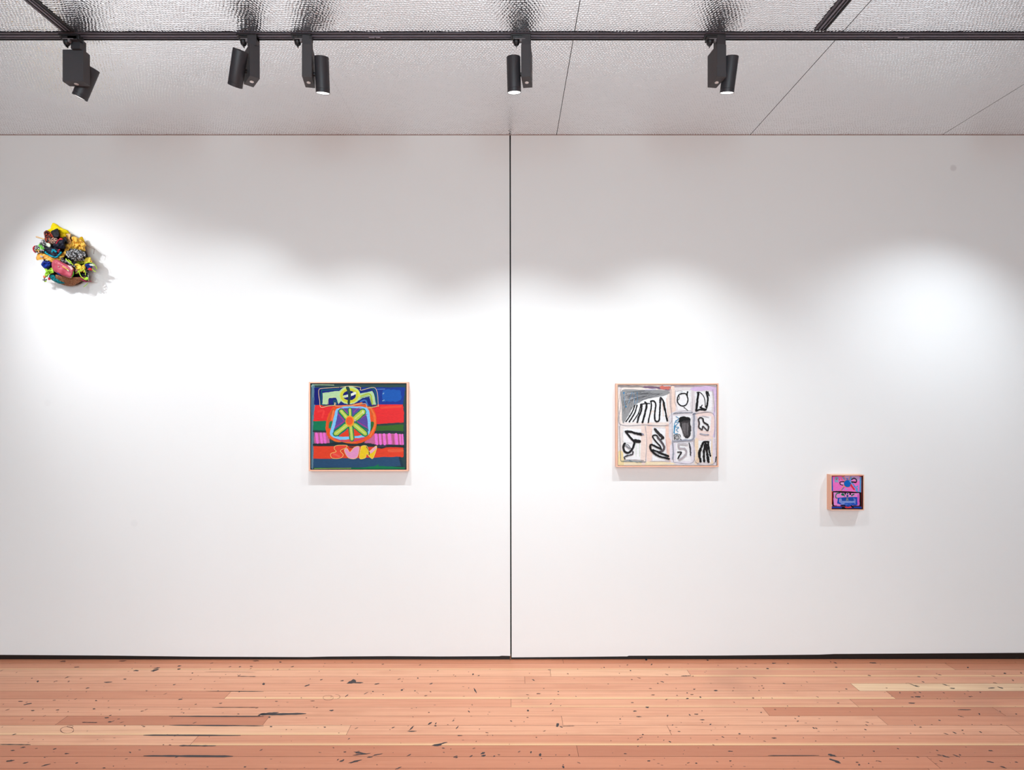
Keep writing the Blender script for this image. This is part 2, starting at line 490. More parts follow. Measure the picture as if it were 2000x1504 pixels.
# (row, piece) -> tone, streak
tones = {0: [(.35, 0), (.3, 0)], 1: [(.45, .55), (.3, .1)], 2: [(.76, 0), (.8, 0), (.55, .75)], 3: [(.62, 0), (.58, .1)], 4: [(.56, .1), (.96, 0)],
         5: [(.36, 0), (.66, .8), (.16, .1)], 6: [(.52, 0), (.6, .45), (.4, .5)], 7: [(.62, .05), (.2, 0), (.35, 0)],
         8: [(.4, 0), (.15, 0), (.6, 0), (.68, 0), (.4, 0)], 9: [(.8, .6), (.68, .1), (.66, 0), (.5, .1)], 10: [(.7, .2), (.42, .7)],
         11: [(.16, 0), (.04, 0)], 12: [(.28, 0), (.15, 0)], 13: [(.2, 0), (.35, 0)]}
row = 0
y_hi = 0.02
while True:
    y_lo = Y0 - BW * row if row > 0 else Y0
    if y_hi < YF: break
    g = 0.0008
    if row in joints:
        hm = HC * F / ((y_lo + min(y_hi, 0)) / 2 + DW)
        ym = (y_lo + min(y_hi, 0)) / 2 + DW
        jx = [XL] + [(p - 996) / F * ym for p in joints[row]] + [XR]
        tn = tones[row]
    else:
        jx = [XL]; x = XL + R.uniform(0.5, 2.5)
        while x < XR - 0.3:
            jx.append(x); x += R.uniform(1.0, 3.2)
        jx.append(XR)
        tn = [(R.uniform(.1, .75), R.choice([0, 0, 0, .4, .7])) for _ in jx]
    for i, (a, b_) in enumerate(zip(jx[:-1], jx[1:])):
        t, s = tn[min(i, len(tn) - 1)]
        fquad(a + (g if i else 0), b_ - g, y_lo + g, y_hi - (g if row else 0), 0.0, 0, (t, s, R.random()))
    y_hi = y_lo
    row += 1
fquad(XL, XR, YF, 0.04, -0.003, 1)

def fpoly(pts, mi, z):
    n = len(fv)
    fv.extend([(x, y, z) for x, y in pts]); ff.append(tuple(range(n, n + len(pts)))); fmi.append(mi)
    fcol.extend([(0, 0, 0)] * len(pts)); fuv.extend([(0, 0)] * len(pts))
def blob(px, py, w, h, ang=0.0, mi=2, z=0.0004, rag=0.35):
    """irregular stain; size given as it looks from the viewpoint, laid out in metres on the boards"""
    cx, cy = fpt(px, py)
    zz = cy + DW
    sx = zz / F; sy = zz * zz / (HC * F)
    pts = []
    k = 12
    for i in range(k):
        a = 2 * math.pi * i / k
        rr = 1 + R.uniform(-rag, rag)
        u, v = math.cos(a) * w / 2 * rr, math.sin(a) * h / 2 * rr
        ca, sa = math.cos(ang), math.sin(ang)
        u, v = u * ca - v * sa, u * sa + v * ca
        pts.append((cx + u * sx, cy + v * sy))
    fpoly(pts, mi, z + R.uniform(0, 0.0002))
def fline(pp, w, mi=2, z=0.0006):
    """dark filler or scratch following image-space points"""
    P = [Vector(fpt(*p)) for p in pp]
    P = [P[0].lerp(P[-1], i / 10) for i in range(11)] if len(P) == 2 else P
    L, Rr = [], []
    for i, p in enumerate(P):
        t = (P[min(i + 1, len(P) - 1)] - P[max(i - 1, 0)]).normalized()
        n_ = Vector((-t.y, t.x)); k = w * R.uniform(0.5, 1.2) * (0.35 if i in (0, len(P) - 1) else 1)
        L.append(p + n_ * k); Rr.append(p - n_ * k)
    fpoly([tuple(q) for q in Rr] + [tuple(q) for q in reversed(L)], mi, z)
# larger dark marks (image position, size)
for (x, y, w, h, a) in [
    (302, 1309.5, 13, 4.5, .15), (306, 1305, 9, 2.2, .1), (350, 1301, 8, 2.4, .1), (349, 1307, 7, 1.8, .1), (266, 1310, 10, 2, 0),
    (210, 1332.5, 16, 2.2, .05), (74, 1331, 7, 2.5, -.4), (55, 1375, 11, 2.6, .2), (40, 1370, 10, 1.5, 0), (64, 1388, 7, 2, 0), (209, 1402, 9, 1.8, 0),
    (214, 1410, 8, 1.8, 0), (112, 1387, 6, 1.6, 0), (352, 1366, 7, 2, 0), (20, 1486, 12, 3, .1), (91, 1494, 14, 3, .3), (50, 1490, 8, 2, .2), (25, 1466, 9, 2, 0),
    (107, 1463, 7, 2, .2), (45, 1460, 8, 2, .1), (150, 1490.5, 5, 2, 0), (130, 1472, 9, 2, 0), (203, 1500, 6, 2, 0),
    (687, 1332, 16, 7, .1), (699, 1333.5, 18, 2.4, 0), (690, 1330, 6, 6, .5), (600, 1339, 8, 3, .4), (515, 1336, 7, 3, -.5), (736, 1336, 8, 2, .2),
    (648, 1387.8, 8, 2.6, 0), (785, 1348, 3, 4, 1.4), (924, 1317, 4, 3, 0), (677, 1359, 6, 2, .8), (715, 1354, 7, 1.5, .6), (928, 1349, 10, 2.5, -.9),
    (916, 1390, 6, 2, -.8), (803, 1423, 11, 3, .9), (804, 1428.5, 22, 2, 0), (840, 1413, 8, 3, .6), (851, 1413.5, 5, 2, .9), (893, 1421, 7, 1.6, .9), (898, 1437, 9, 1.6, 0),
    (855, 1455, 22, 4, .15), (865, 1452, 16, 2.4, .3), (703, 1471, 28, 3, -.12), (706, 1473.5, 32, 2, .1), (738, 1474, 20, 2, .2), (722, 1479, 10, 2, .1),
    (799, 1475, 8, 2, .5), (943, 1471, 9, 3.5, .3), (944, 1476, 8, 4, .3), (920, 1477, 8, 2.6, .5), (965, 1477, 4, 2.4, .4), (889, 1478, 9, 1.8, .4),
    (668, 1486, 8, 3, .5), (692, 1488, 22, 3.4, .25), (660, 1484, 4, 2, .8), (779, 1500, 12, 2.4, .5), (510, 1465, 5, 2, .7), (682, 1443, 4, 2, .6),
    (1089, 1417, 9, 6, 1.0), (1031, 1388, 3, 4, 1.2), (1037, 1469.5, 4, 3.6, 1.0), (1055, 1474.5, 5, 5, 1.0), (1100, 1498, 5, 5, 1.2), (1112, 1475, 4, 2, 0),
    (1264, 1381.5, 8, 2.6, 0), (1240, 1389, 7, 2, 0), (1248, 1400, 9, 1.8, 0), (1347, 1396.5, 3, 3, .8), (1360, 1395, 8, 1.6, 0), (1372, 1406, 9, 1.6, 0),
    (1398, 1349, 10, 2, 0), (1342, 1353.5, 3, 2, 0), (1285, 1335, 4, 2, 0), (1267, 1486.5, 7, 2.2, 0), (1360, 1491, 4, 2, 0), (1444, 1433.5, 5, 2.2, 0),
    (1426, 1467.5, 11, 1.6, 0), (1326, 1429, 6, 1.6, 0), (1382, 1289.5, 4, 2, 0), (1262, 1288.5, 5, 3, 0), (1368, 1362, 4, 3, 0),
    (1511, 1295.5, 8, 2, 0), (1539, 1296, 4, 1.5, 0), (1632, 1295, 5, 2, -.4), (1705, 1295, 12, 2, 0), (1531, 1335, 6, 2, 0), (1653, 1346, 5, 2, 0), (1783, 1338, 11, 2, -.8),
    (1791, 1340, 6, 1.6, -.4), (1860, 1344.5, 9, 2, 0), (1847, 1338, 9, 2, -.3), (1955, 1343.5, 8, 3, -.3), (1937, 1344, 14, 1.4, .1), (1792, 1361, 10, 3, .1), (1782, 1361.5, 6, 1.6, 0),
    (1782, 1373.5, 12, 1.8, 0), (1884, 1386.3, 22, 1.7, 0), (1797, 1352.5, 4, 2, -.6), (1803, 1332, 4, 2, 0), (1894, 1360.6, 4, 1.5, 0),
    (1589, 1422, 4, 2.4, -.5), (1594, 1422.5, 4, 2.4, -.5), (1693, 1416.5, 4, 2, -.4), (1690, 1425, 4, 2, -.4), (1865, 1431.5, 5, 2.6, -.4), (1915, 1430, 4, 2.8, -.4),
    (1511, 1441.7, 9, 2, 0), (1625, 1475.5, 15, 4.5, -.1), (1630, 1486, 18, 4.5, -.35), (1637, 1489.5, 9, 4, 0), (1718, 1487, 6, 2, -.4), (1935, 1466.5, 8, 2.2, -.1),
    (1846, 1477.5, 11, 3.6, -.4), (1868, 1476.5, 10, 2.6, -.6), (1838, 1487, 6, 1.6, -.4), (1935, 1488.5, 12, 2.2, -.2), (1959, 1498.5, 10, 3, -.3), (1985, 1488.7, 5, 2, 0),
    (1835, 1475, 9, 1.4, -.1), (1754, 1462.5, 4, 2, 0), (1875, 1475, 4, 2, 0), (1560, 1399, 4, 1.5, 0)]:
    blob(x, y, w, h, a)
for (p, w) in [([(464, 1321), (500, 1321.5)], .0035), ([(464, 1321), (470, 1318)], .003), ([(403, 1350), (515, 1351)], .0028), ([(414, 1382), (503, 1382)], .0026),
               ([(330, 1399), (515, 1399.5)], .0045), ([(330, 1416.5), (515, 1418)], .005), ([(280, 1436), (470, 1436.5)], .006), ([(350, 1456.5), (422, 1457)], .005),
               ([(280, 1476.5), (455, 1477.5)], .008), ([(505, 1396), (598, 1394)], .009), ([(508, 1394.5), (545, 1392)], .006), ([(500, 1313), (400, 1312.5)], .0012),
               ([(1330, 1320.5), (1349, 1320)], .004), ([(1070, 1308.5), (1076, 1308.5)], .004), ([(1098, 1418.5), (1122, 1418)], .002),
               ([(0, 1454), (60, 1454.5)], .003), ([(1600, 1475.8), (1500, 1476)], .003), ([(160, 1411), (190, 1411.5)], .003)]:
    fline(p, w)
for (x, y, w, h) in [(1052, 1355, 8, 2), (1030, 1357, 6, 1.5), (1062, 1345, 3, 1.5), (1270, 1345, 6, 1.5), (1275, 1357.5, 8, 2), (540, 1370, 6, 1.5), (611, 1369, 9, 1.6),
                     (500, 1291, 14, 2), (240, 1291, 14, 2.5), (122, 1292, 10, 3), (150, 1303, 12, 2), (1475, 1296, 6, 1.5)]:
    blob(x, y, w, h, 0, 3)
def fring(px, py, rx, ry, w=0.0012, a0=0, a1=6.283):
    P = [(px + rx * math.cos(a0 + (a1 - a0) * i / 16), py + ry * math.sin(a0 + (a1 - a0) * i / 16)) for i in range(17)]
    fline(P, w, 3)
fring(641, 1363, 10, 5); fring(655, 1361, 9, 4.5, a0=-1.6, a1=1.6); fring(131, 1426, 13, 6.5, .0016); fring(137, 1419, 6, 2)
RR = random.Random(5)
for _ in range(420):           # small scattered nicks
    px = RR.uniform(0, 2000); t = RR.random(); py = 1292 + 212 * t ** 1.1
    s = RR.choice([1.6, 2, 2.4, 3.2, 4.5, 6])
    blob(px, py, s, min(1.0 + .2 * s, 1.8), RR.uniform(-.4, .6), RR.choice([2, 3, 3]))

me = bpy.data.meshes.new('floor')
me.from_pydata(fv, [], ff)
for m_ in (M_FLOOR, M_FGAP, M_STAIN, M_STAIN2): me.materials.append(m_)
me.polygons.foreach_set('material_index', fmi)
ca = me.color_attributes.new('board', 'FLOAT_COLOR', 'POINT')
ca.data.foreach_set('color', [c for q in fcol for c in (q[0], q[1], q[2], 1.0)])
uvl = me.uv_layers.new(name='board_uv')
idx = [0] * len(me.loops); me.loops.foreach_get('vertex_index', idx)
uvl.data.foreach_set('uv', [c for i in idx for c in fuv[i]])
bm = bmesh.new(); bm.from_mesh(me)
for f_ in bm.faces:
    if f_.normal.z < 0: f_.normal_flip()
bm.to_mesh(me); bm.free()
fo = bpy.data.objects.new('floor', me); COL.objects.link(fo)
struct(fo, 'worn reddish fir floorboards with dark scratches and stains', 'floor')

# ------------------------------------------------------------------ lighting tracks
M_TBLK = simple('black_track', (34, 33, 36), 0.45, var=0.1)
M_TDARK = simple('dark_track_groove', (16, 16, 18), 0.6)
M_TRIB = simple('grey_track_rib', (124, 118, 130), 0.35, metal=0.4)
M_TFL = simple('grey_track_flange', (88, 82, 92), 0.4, metal=0.3)
def track(name, length, label, joins=()):
    """lies along local x from 0 to length; local y: - is the room side; underside seen from below"""
    root = empty(name, (0, 0, 0))
    W = 0.055
    b1 = MB()
    b1.box(0, length, -W / 2, W / 2, -0.0015, 0.0, 0)
    b1.box(0, 0.004, -W / 2, W / 2, -0.005, -0.0015, 0)
    b1.box(length - 0.004, length, -W / 2, W / 2, -0.005, -0.0015, 0)
    b1.build('track_body', M_TDARK, root)
    for y0_, y1_, nm, mt, hgt in ((-W / 2, -W / 2 + .010, 'flange', M_TFL, .004), (W / 2 - .006, W / 2, 'flange', M_TBLK, .004),
                             (-.009, -.001, 'rib', M_TRIB, .005), (.008, .012, 'rib', M_TRIB, .005), (-.0165, -.0145, 'rib', M_TBLK, .004)):
        b2 = MB(); b2.box(0.004, length - 0.004, y0_, y1_, -hgt, -0.0012, 0, bev=0.0006); b2.build(nm, mt, root)
    for j in joins:
        b3 = MB(); b3.box(j - .026, j + .026, -.004, .006, -.0065, -0.002, 0, bev=.0006); b3.build('joiner', M_TRIB, root)
        b3 = MB(); b3.lathe([(0.0025, -.009), (0.0025, -.006)], 10, 0, Matrix.Translation((j + .002, 0.004, 0))); b3.build('joiner_screw', M_TBLK, root)
    tag(root, label, 'lighting track')
    return root
TY = 2.625 - DW
t1 = track('lighting_track', 8.6, 'long black lighting track running across the whole photo, parallel to the wall', joins=[4.2 + (732 - 996) / F * 2.63, 4.2 + (1764 - 996) / F * 2.63])
t1.location = (-4.2, TY, CEIL - 0.0005)
t2 = track('lighting_track', 3.0, 'black lighting track at top left, running from the long track towards the viewer')
t2.location = (-1.978, -1.012, CEIL - 0.0005); t2.rotation_euler = (0, 0, math.radians(-90))
t3 = track('lighting_track', 3.0, 'black lighting track at top right, running from the long track towards the viewer')
t3.location = (1.383, -1.020, CEIL - 0.0005); t3.rotation_euler = (0, 0, math.radians(-90))

# ------------------------------------------------------------------ spotlights
M_BLK = simple('matte_black_metal', (54, 53, 58), 0.5, var=0.05, scale=200, bump=0.0001)
M_BOX = simple('matte_black_box', (66, 65, 69), 0.6, var=0.05, scale=200, bump=0.0001)
M_PLA = simple('black_plastic', (33, 33, 36), 0.4, var=0.1)
M_SILV = simple('silver_screw', (235, 225, 222), 0.3, metal=0.6)
M_CLIP = simple('grey_plastic_clip', (120, 116, 120), 0.5)
def lens_mat():
    m, nt, b = new_mat('lit_lamp_lens')
    tc = N(nt, 'ShaderNodeTexCoord'); nz = N(nt, 'ShaderNodeTexNoise', Scale=90.0)
    nt.links.new(tc.outputs['Object'], nz.inputs['Vector'])
    mr = N(nt, 'ShaderNodeMapRange'); mr.inputs['To Min'].default_value = 2.2; mr.inputs['To Max'].default_value = 3.2
    nt.links.new(nz.outputs['Fac'], mr.inputs['Value'])
    b.inputs['Base Color'].default_value = (0.9, 0.9, 0.9, 1)
    b.inputs['Emission Color'].default_value = (1, 0.99, 0.97, 1)
    nt.links.new(mr.outputs[0], b.inputs['Emission Strength'])
    return m
M_LENS = lens_mat()

def spotlight(i, X, yaw, side, tilt, half, watt, col, label):
    AZ = 2.622 - DW
    root = empty('track_spotlight', (X, AZ, CEIL - 0.004))
    tag(root, label, 'spotlight', 'black spotlights on the long track')
    # adapter clipped in the track, same way round on every lamp
    a = MB()
    a.box(-.0705, .0205, -.019, .019, -.007, 0.001, 0, bev=.001)
    a.box(-.062, .0205, -.016, .016, -.022, -.006, 0, bev=.0015)
    a.build('adapter', M_PLA, root)
    k = MB()
    k.lathe([(.0135, -.022), (.0145, -.026), (.0135, -.034), (.009, -.041), (.003, -.043)], 20, 0, Matrix.Translation((-.045, 0, 0)))
    k.box(-.0465, -.0435, -.008, .008, -.050, -.040, 0, bev=.0006)
    k.build('lever_knob', M_PLA, root)
    c = MB()
    c.box(-.052, -.004, -.0175, -.0155, -.0225, -.0195, 0)
    c.box(-.030, -.0205, -.0165, -.004, -.034, -.0205, 0, bev=.0006)
    c.build('clip', M_CLIP, root)
    # turning part
    ry = math.radians(yaw)
    MZ = Matrix.Translation((-.005, .040, 0) if abs(yaw) > 70 else (0, 0, 0)) @ Matrix.Rotation(ry, 4, 'Z')
    s = MB()
    if abs(yaw) > 70:
        s.box(-.031, .011, .004, .044, -.053, -.018, 0, bev=.0008)
        s.box(-.031, .011, -.016, .044, -.023, -.004, 0, bev=.0008)
    else:
        s.box(-.0205, .0205, -.018, .018, -.052, -.006, 0, bev=.0008, mat=MZ if abs(yaw) < 20 else None)
    s.build('stem', M_BLK, root)
    bx = MB()
    zt, zb = 3.216 - CEIL + .004, 3.070 - CEIL + .004
    bx.box(-.0215, .0215, -.0205, .0745, zb, zt, 0, bev=.0012, mat=MZ)
    bo = bx.build('driver_box', M_BOX, root)
    sc = MB()
    sc.lathe([(.0085, -.0022), (.009, -.0012), (.009, .001)], 20, 0, MZ @ Matrix.Translation((0, .027, zb)))
    sc.lathe([(.0045, -.0030), (.0045, -.0018)], 16, 0, MZ @ Matrix.Translation((0, .027, zb)))
    sc.build('screw', M_SILV, bo)
    # tube head
    L, RAD = .150, .0315
    piv = MZ @ Matrix.Translation((side * .060, .027, 3.108 - CEIL + .004))
    HM = piv @ Matrix.Rotation(math.radians(-9 if yaw > 70 else 0), 4, 'Z') @ Matrix.Rotation(math.radians(tilt), 4, 'X')
    h = MB()
    h.lathe([(.0005, L / 2 - .001), (RAD - .003, L / 2 - .001), (RAD - .001, L / 2), (RAD, L / 2 - .002), (RAD, -L / 2 + .0165), (RAD - .0012, -L / 2 + .0160),
             (RAD - .0012, -L / 2 + .0140), (RAD, -L / 2 + .0135), (RAD, -L / 2), (RAD - .0018, -L / 2), (RAD - .0018, -L / 2 + .0035), (.0005, -L / 2 + .0045)], 48, 0, HM, cap=False)
    ho = h.build('lamp_head', M_BLK, root, autos=True)
    ln = MB()
    ln.lathe([(.0005, -L / 2 + .0015), (RAD - .0022, -L / 2 + .0018), (RAD - .0022, -L / 2 + .003), (.0005, -L / 2 + .0032)], 40, 0, HM, cap=False)
    ln.build('lens', M_LENS, ho)
    p = MB()
    p.lathe([(.0085, -.016), (.0085, .016)], 20, 0, piv @ Matrix.Translation((-side * .034, 0, 0)) @ Matrix.Rotation(math.radians(90), 4, 'Y'))
    p.build('pivot', M_PLA, root, autos=True)
    # its light
    d = bpy.data.lights.new('spotlight_beam', 'SPOT')
    d.energy = watt; d.color = col; d.spot_size = math.radians(2 * half); d.spot_blend = 1.0; d.shadow_soft_size = 0.010
    lo = bpy.data.objects.new('spotlight_beam', d)
    lo.parent = root
    lo.matrix_local = HM @ Matrix.Translation((0, 0, -L / 2 - .022))
    COL.objects.link(lo)
    return root
labels = ['black track spotlight just beyond the left edge, nearer of the two there',
          'black track spotlight beyond the left edge, furthest left on the long track',
          'leftmost visible spotlight, wide side of its box facing out, tube tilted down left',
          'spotlight with its box turned corner-on and its dark tube hanging on the left',
          'spotlight left of centre with lit tube on the right of a slim box',
          'spotlight above the wall joint, lit tube on the left of its slim box',
          'rightmost visible spotlight, lit tube to the right of its box',
          'black track spotlight on the long track beyond the right edge']
for i, L_ in enumerate(LAMPS):
    spotlight(i, *L_, labels[i])

# bodies of the added fill panels, unseen behind the photographer
M_PANEL, nt_, b_ = new_mat('fill_panel_glow')
b_.inputs['Base Color'].default_value = (.9, .9, .9, 1)
b_.inputs['Emission Color'].default_value = (1, .99, .98, 1)
b_.inputs['Emission Strength'].default_value = 1.5
for n_, (px_, py_, sx_, sy_, w_, c_) in enumerate(FILL_PANELS):
    root = empty('added_fill_panel', (px_, py_, CEIL))
    tag(root, 'unseen white ceiling light panel, added behind the photographer as fill light', 'ceiling light', 'added ceiling light panels behind the photographer')
    f1 = MB()
    for (a, b2, c2, d2) in ((-sx_ / 2 - .02, sx_ / 2 + .02, -sy_ / 2 - .02, -sy_ / 2), (-sx_ / 2 - .02, sx_ / 2 + .02, sy_ / 2, sy_ / 2 + .02),
                          (-sx_ / 2 - .02, -sx_ / 2, -sy_ / 2, sy_ / 2), (sx_ / 2, sx_ / 2 + .02, -sy_ / 2, sy_ / 2)):
        f1.box(a, b2, c2, d2, -.04, 0)
    f1.build('frame', M_SIDEWALL, root)
    f2 = MB(); f2.box(-sx_ / 2, sx_ / 2, -sy_ / 2, sy_ / 2, -.02, -.01); f2.build('diffuser', M_PANEL, root)

# ------------------------------------------------------------------ paintings
def paint_material():
    m, nt, b = new_mat('artist_paint')
    tc = N(nt, 'ShaderNodeTexCoord')
    col = N(nt, 'ShaderNodeVertexColor', _layer_name='paint')
    mp = N(nt, 'ShaderNodeMapping'); mp.inputs['Scale'].default_value = (1.0, 1.0, 4.0)
    nt.links.new(tc.outputs['Object'], mp.inputs[0])
    nz = N(nt, 'ShaderNodeTexNoise', Scale=60.0, Detail=5.0, Roughness=0.65)
    nt.links.new(mp.outputs[0], nz.inputs['Vector'])
    mr = N(nt, 'ShaderNodeMapRange'); mr.inputs['To Min'].default_value = 0.72; mr.inputs['To Max'].default_value = 1.22
    nt.links.new(nz.outputs['Fac'], mr.inputs['Value'])
    mx = N(nt, 'ShaderNodeVectorMath', _operation='SCALE')
    nt.links.new(col.outputs[0], mx.inputs[0]); nt.links.new(mr.outputs[0], mx.inputs['Scale'])
    nt.links.new(mx.outputs[0], b.inputs['Base Color'])
    b.inputs['Roughness'].default_value = 0.5
    b.inputs['Specular IOR Level'].default_value = 0.18
    bp = N(nt, 'ShaderNodeBump', Strength=0.6, Distance=0.0012)
    nt.links.new(nz.outputs['Fac'], bp.inputs['Height']); nt.links.new(bp.outputs['Normal'], b.inputs['Normal'])
    return m
M_PAINT = paint_material()
def wood(name, rgb, rgb2, along=(3, 60, 60)):
    m, nt, b = new_mat(name)
    tc = N(nt, 'ShaderNodeTexCoord')
    mp = N(nt, 'ShaderNodeMapping'); mp.inputs['Scale'].default_value = along
    nt.links.new(tc.outputs['Object'], mp.inputs[0])
    nz = N(nt, 'ShaderNodeTexNoise', Scale=4.0, Detail=5.0)
    nt.links.new(mp.outputs[0], nz.inputs['Vector'])
    mix = N(nt, 'ShaderNodeMix', _data_type='RGBA')
    mix.inputs[6].default_value = lin(rgb) + (1,); mix.inputs[7].default_value = lin(rgb2) + (1,)
    nt.links.new(nz.outputs['Fac'], mix.inputs[0]); nt.links.new(mix.outputs[2], b.inputs['Base Color'])
    b.inputs['Roughness'].default_value = 0.45
    return m
M_FRAME = wood('pale_oak_frame', (238, 186, 160), (222, 166, 139))
M_FRAMEB = simple('black_frame_tray', (14, 12, 12), 0.7)
M_CANV = simple('canvas_edge', (60, 60, 62), 0.8)

PSC = 0.88
class Canvas:
    """paint layers on a canvas; coordinates are units of the canvas drawing, y down"""
    def __init__(s, scale, seed):
        s.v = []; s.f = []; s.c = []; s.k = 0; s.sc = scale; s.r = random.Random(seed)
    def _emit(s, pts, faces, col):
        n = len(s.v); s.k += 1
        d = 0.000012 * s.k
        m = max(1, len(pts))
        s.v += [(p[0], d + 0.000008 * i / m, p[1]) for i, p in enumerate(pts)]
        s.f += [tuple(i + n for i in f) for f in faces]
        cc = tuple(min(1, c * s.sc) for c in lin(col))
        s.c += [cc] * len(pts)
    def poly(s, pts, col, rag=3.0, smooth=True):
        if smooth: P = catmull([(x, y) for x, y in pts], 0.2, True)
        else:
            P = []
            for i in range(len(pts)):
                a, b_ = Vector(pts[i]), Vector(pts[(i + 1) % len(pts)])
                for j in range(6): P.append(a.lerp(b_, j / 6))
        P = [Vector((p[0] + s.r.uniform(-rag, rag), p[1] + s.r.uniform(-rag, rag))) for p in P]
        tri = tessellate_polygon([[Vector((p[0], p[1], 0)) for p in P]])
        s._emit([(p[0], p[1]) for p in P], [tuple(t) for t in tri], col)
    def rect(s, x0, y0, x1, y1, col, rag=3.0): s.poly([(x0, y0), (x1, y0), (x1, y1), (x0, y1)], col, rag, False)
    def stroke(s, pts, w, col, rag=0.12, taper=0.0, closed=False, wob=0.0):
        if wob: pts = [(x + s.r.uniform(-wob, wob), y + s.r.uniform(-wob, wob)) for x, y in pts]
        P = catmull(pts, 0.14, closed)
        if closed: P.append(P[0])
        n = len(P); L = []
        for i, p in enumerate(P):
            a, b_ = P[max(i - 1, 0)], P[min(i + 1, n - 1)]
            if closed and i in (0, n - 1): a, b_ = P[-2], P[1]
            t = (b_ - a)
            if t.length < 1e-6: t = Vector((1, 0))
            t.normalize(); nn = Vector((-t.y, t.x))
            k = w / 2 * (1 - taper * i / n)
            k1, k2 = k * (1 + s.r.uniform(-rag, rag)), k * (1 + s.r.uniform(-rag, rag))
            L.append((p + nn * k1, p - nn * k2))
        pts2 = [q for ab in L for q in ab]
        fs = [(2 * i, 2 * i + 1, 2 * i + 3, 2 * i + 2) for i in range(n - 1)]
        s._emit([(q[0], q[1]) for q in pts2], fs, col)
        if not closed and w > 7:
            for c, rr in ((P[0], w / 2), (P[-1], w / 2 * (1 - taper))):
                pp = [(c[0] + rr * s.r.uniform(.8, 1) * math.cos(a * math.pi / 5), c[1] + rr * s.r.uniform(.8, 1) * math.sin(a * math.pi / 5)) for a in range(10)]
                s._emit(pp, [tuple(range(10))], col)
    def ell(s, cx, cy, rx, ry, col, rag=2.0):
        s.poly([(cx + rx * math.cos(a * math.pi / 6), cy + ry * math.sin(a * math.pi / 6)) for a in range(12)], col, rag)
    def ring(s, cx, cy, rx, ry, w, col, rag=.12):
        s.stroke([(cx + rx * math.cos(a * math.pi / 6), cy + ry * math.sin(a * math.pi / 6)) for a in range(12)], w, col, rag, closed=True)

def painting(label, cv, crect, frame, depth, lip, gap, bgcol, sidecol, recess=0.004):
    """crect: canvas rectangle in drawing units; frame: x0,x1,z0,z1 on the wall in metres"""
    x0, x1, z0, z1 = frame
    cx, cz = (x0 + x1) / 2, (z0 + z1) / 2
    hw, hh = (x1 - x0) / 2, (z1 - z0) / 2
    root = empty('framed_painting', (cx, 0, cz))
    tag(root, label, 'painting', None)
    # mitred tray frame
    vs, fs = [], []
    ow, oh, iw, ih = hw, hh, hw - lip, hh - lip
    for (w_, h_, y_) in ((ow, oh, 0.0), (ow, oh, -depth + .0008), (ow - .0008, oh - .0008, -depth), (iw + .0006, ih + .0006, -depth), (iw, ih, -depth + .0006), (iw, ih, 0.0)):
        vs += [(-w_, y_, -h_), (w_, y_, -h_), (w_, y_, h_), (-w_, y_, h_)]
    for r in range(5):
        for k in range(4):
            a, b2 = r * 4 + k, r * 4 + (k + 1) % 4
            fs.append((a, b2, b2 + 4, a + 4))
    fr = link_mesh('frame', vs, fs, M_FRAME, root)
    bm = bmesh.new(); bm.from_mesh(fr.data); bmesh.ops.recalc_face_normals(bm, faces=bm.faces); bm.to_mesh(fr.data); bm.free()
    tr = MB(); tr.box(-iw, iw, -.010, -0.001, -ih, ih)
    tw = .0008
    for (a, b2, c2, d2) in ((-iw, -iw + tw, -ih, ih), (iw - tw, iw, -ih, ih), (-iw, iw, -ih, -ih + tw), (-iw, iw, ih - tw, ih)):
        tr.box(a, b2, -depth + .003, -.009, c2, d2)
    tr.build('backing_tray', M_FRAMEB, root)
    # canvas
    cw, ch = iw - gap, ih - gap
    yf = -depth + recess
    bx = MB(); bx.box(-cw, cw, yf, -.011, -ch, ch, 0, bev=.0012)
    nbase = len(bx.v)
    verts = list(bx.v); faces = list(bx.f); cols = [tuple(c * PSC for c in lin(sidecol))] * nbase
    u0, v0, u1, v1 = crect
    def mapp(u, v):
        u = min(max(u, u0 + 2), u1 - 2); v = min(max(v, v0 + 2), v1 - 2)
        return (-cw + (u - u0) / (u1 - u0) * 2 * cw, ch - (v - v0) / (v1 - v0) * 2 * ch)
    for (u, d, v) in cv.v:
        a, b2 = mapp(u, v)
        verts.append((a, yf - 0.0002 - d, b2))
    faces += [tuple(i + nbase for i in f) for f in cv.f]
    cols += cv.c
    me = bpy.data.meshes.new('canvas')
    me.from_pydata([tuple(v) for v in verts], [], faces)
    me.materials.append(M_PAINT)
    a_ = me.color_attributes.new('paint', 'FLOAT_COLOR', 'POINT')
    a_.data.foreach_set('color', [c for q in cols for c in (q[0], q[1], q[2], 1.0)])
    co = bpy.data.objects.new('canvas', me); COL.objects.link(co); co.parent = root
    bm = bmesh.new(); bm.from_mesh(me)
    bm.faces.ensure_lookup_table()
    nb = len(bx.f)
    for i, f in enumerate(bm.faces):
        if i >= nb and f.normal.y > 0: f.normal_flip()
    bm.to_mesh(me); bm.free()
    return root

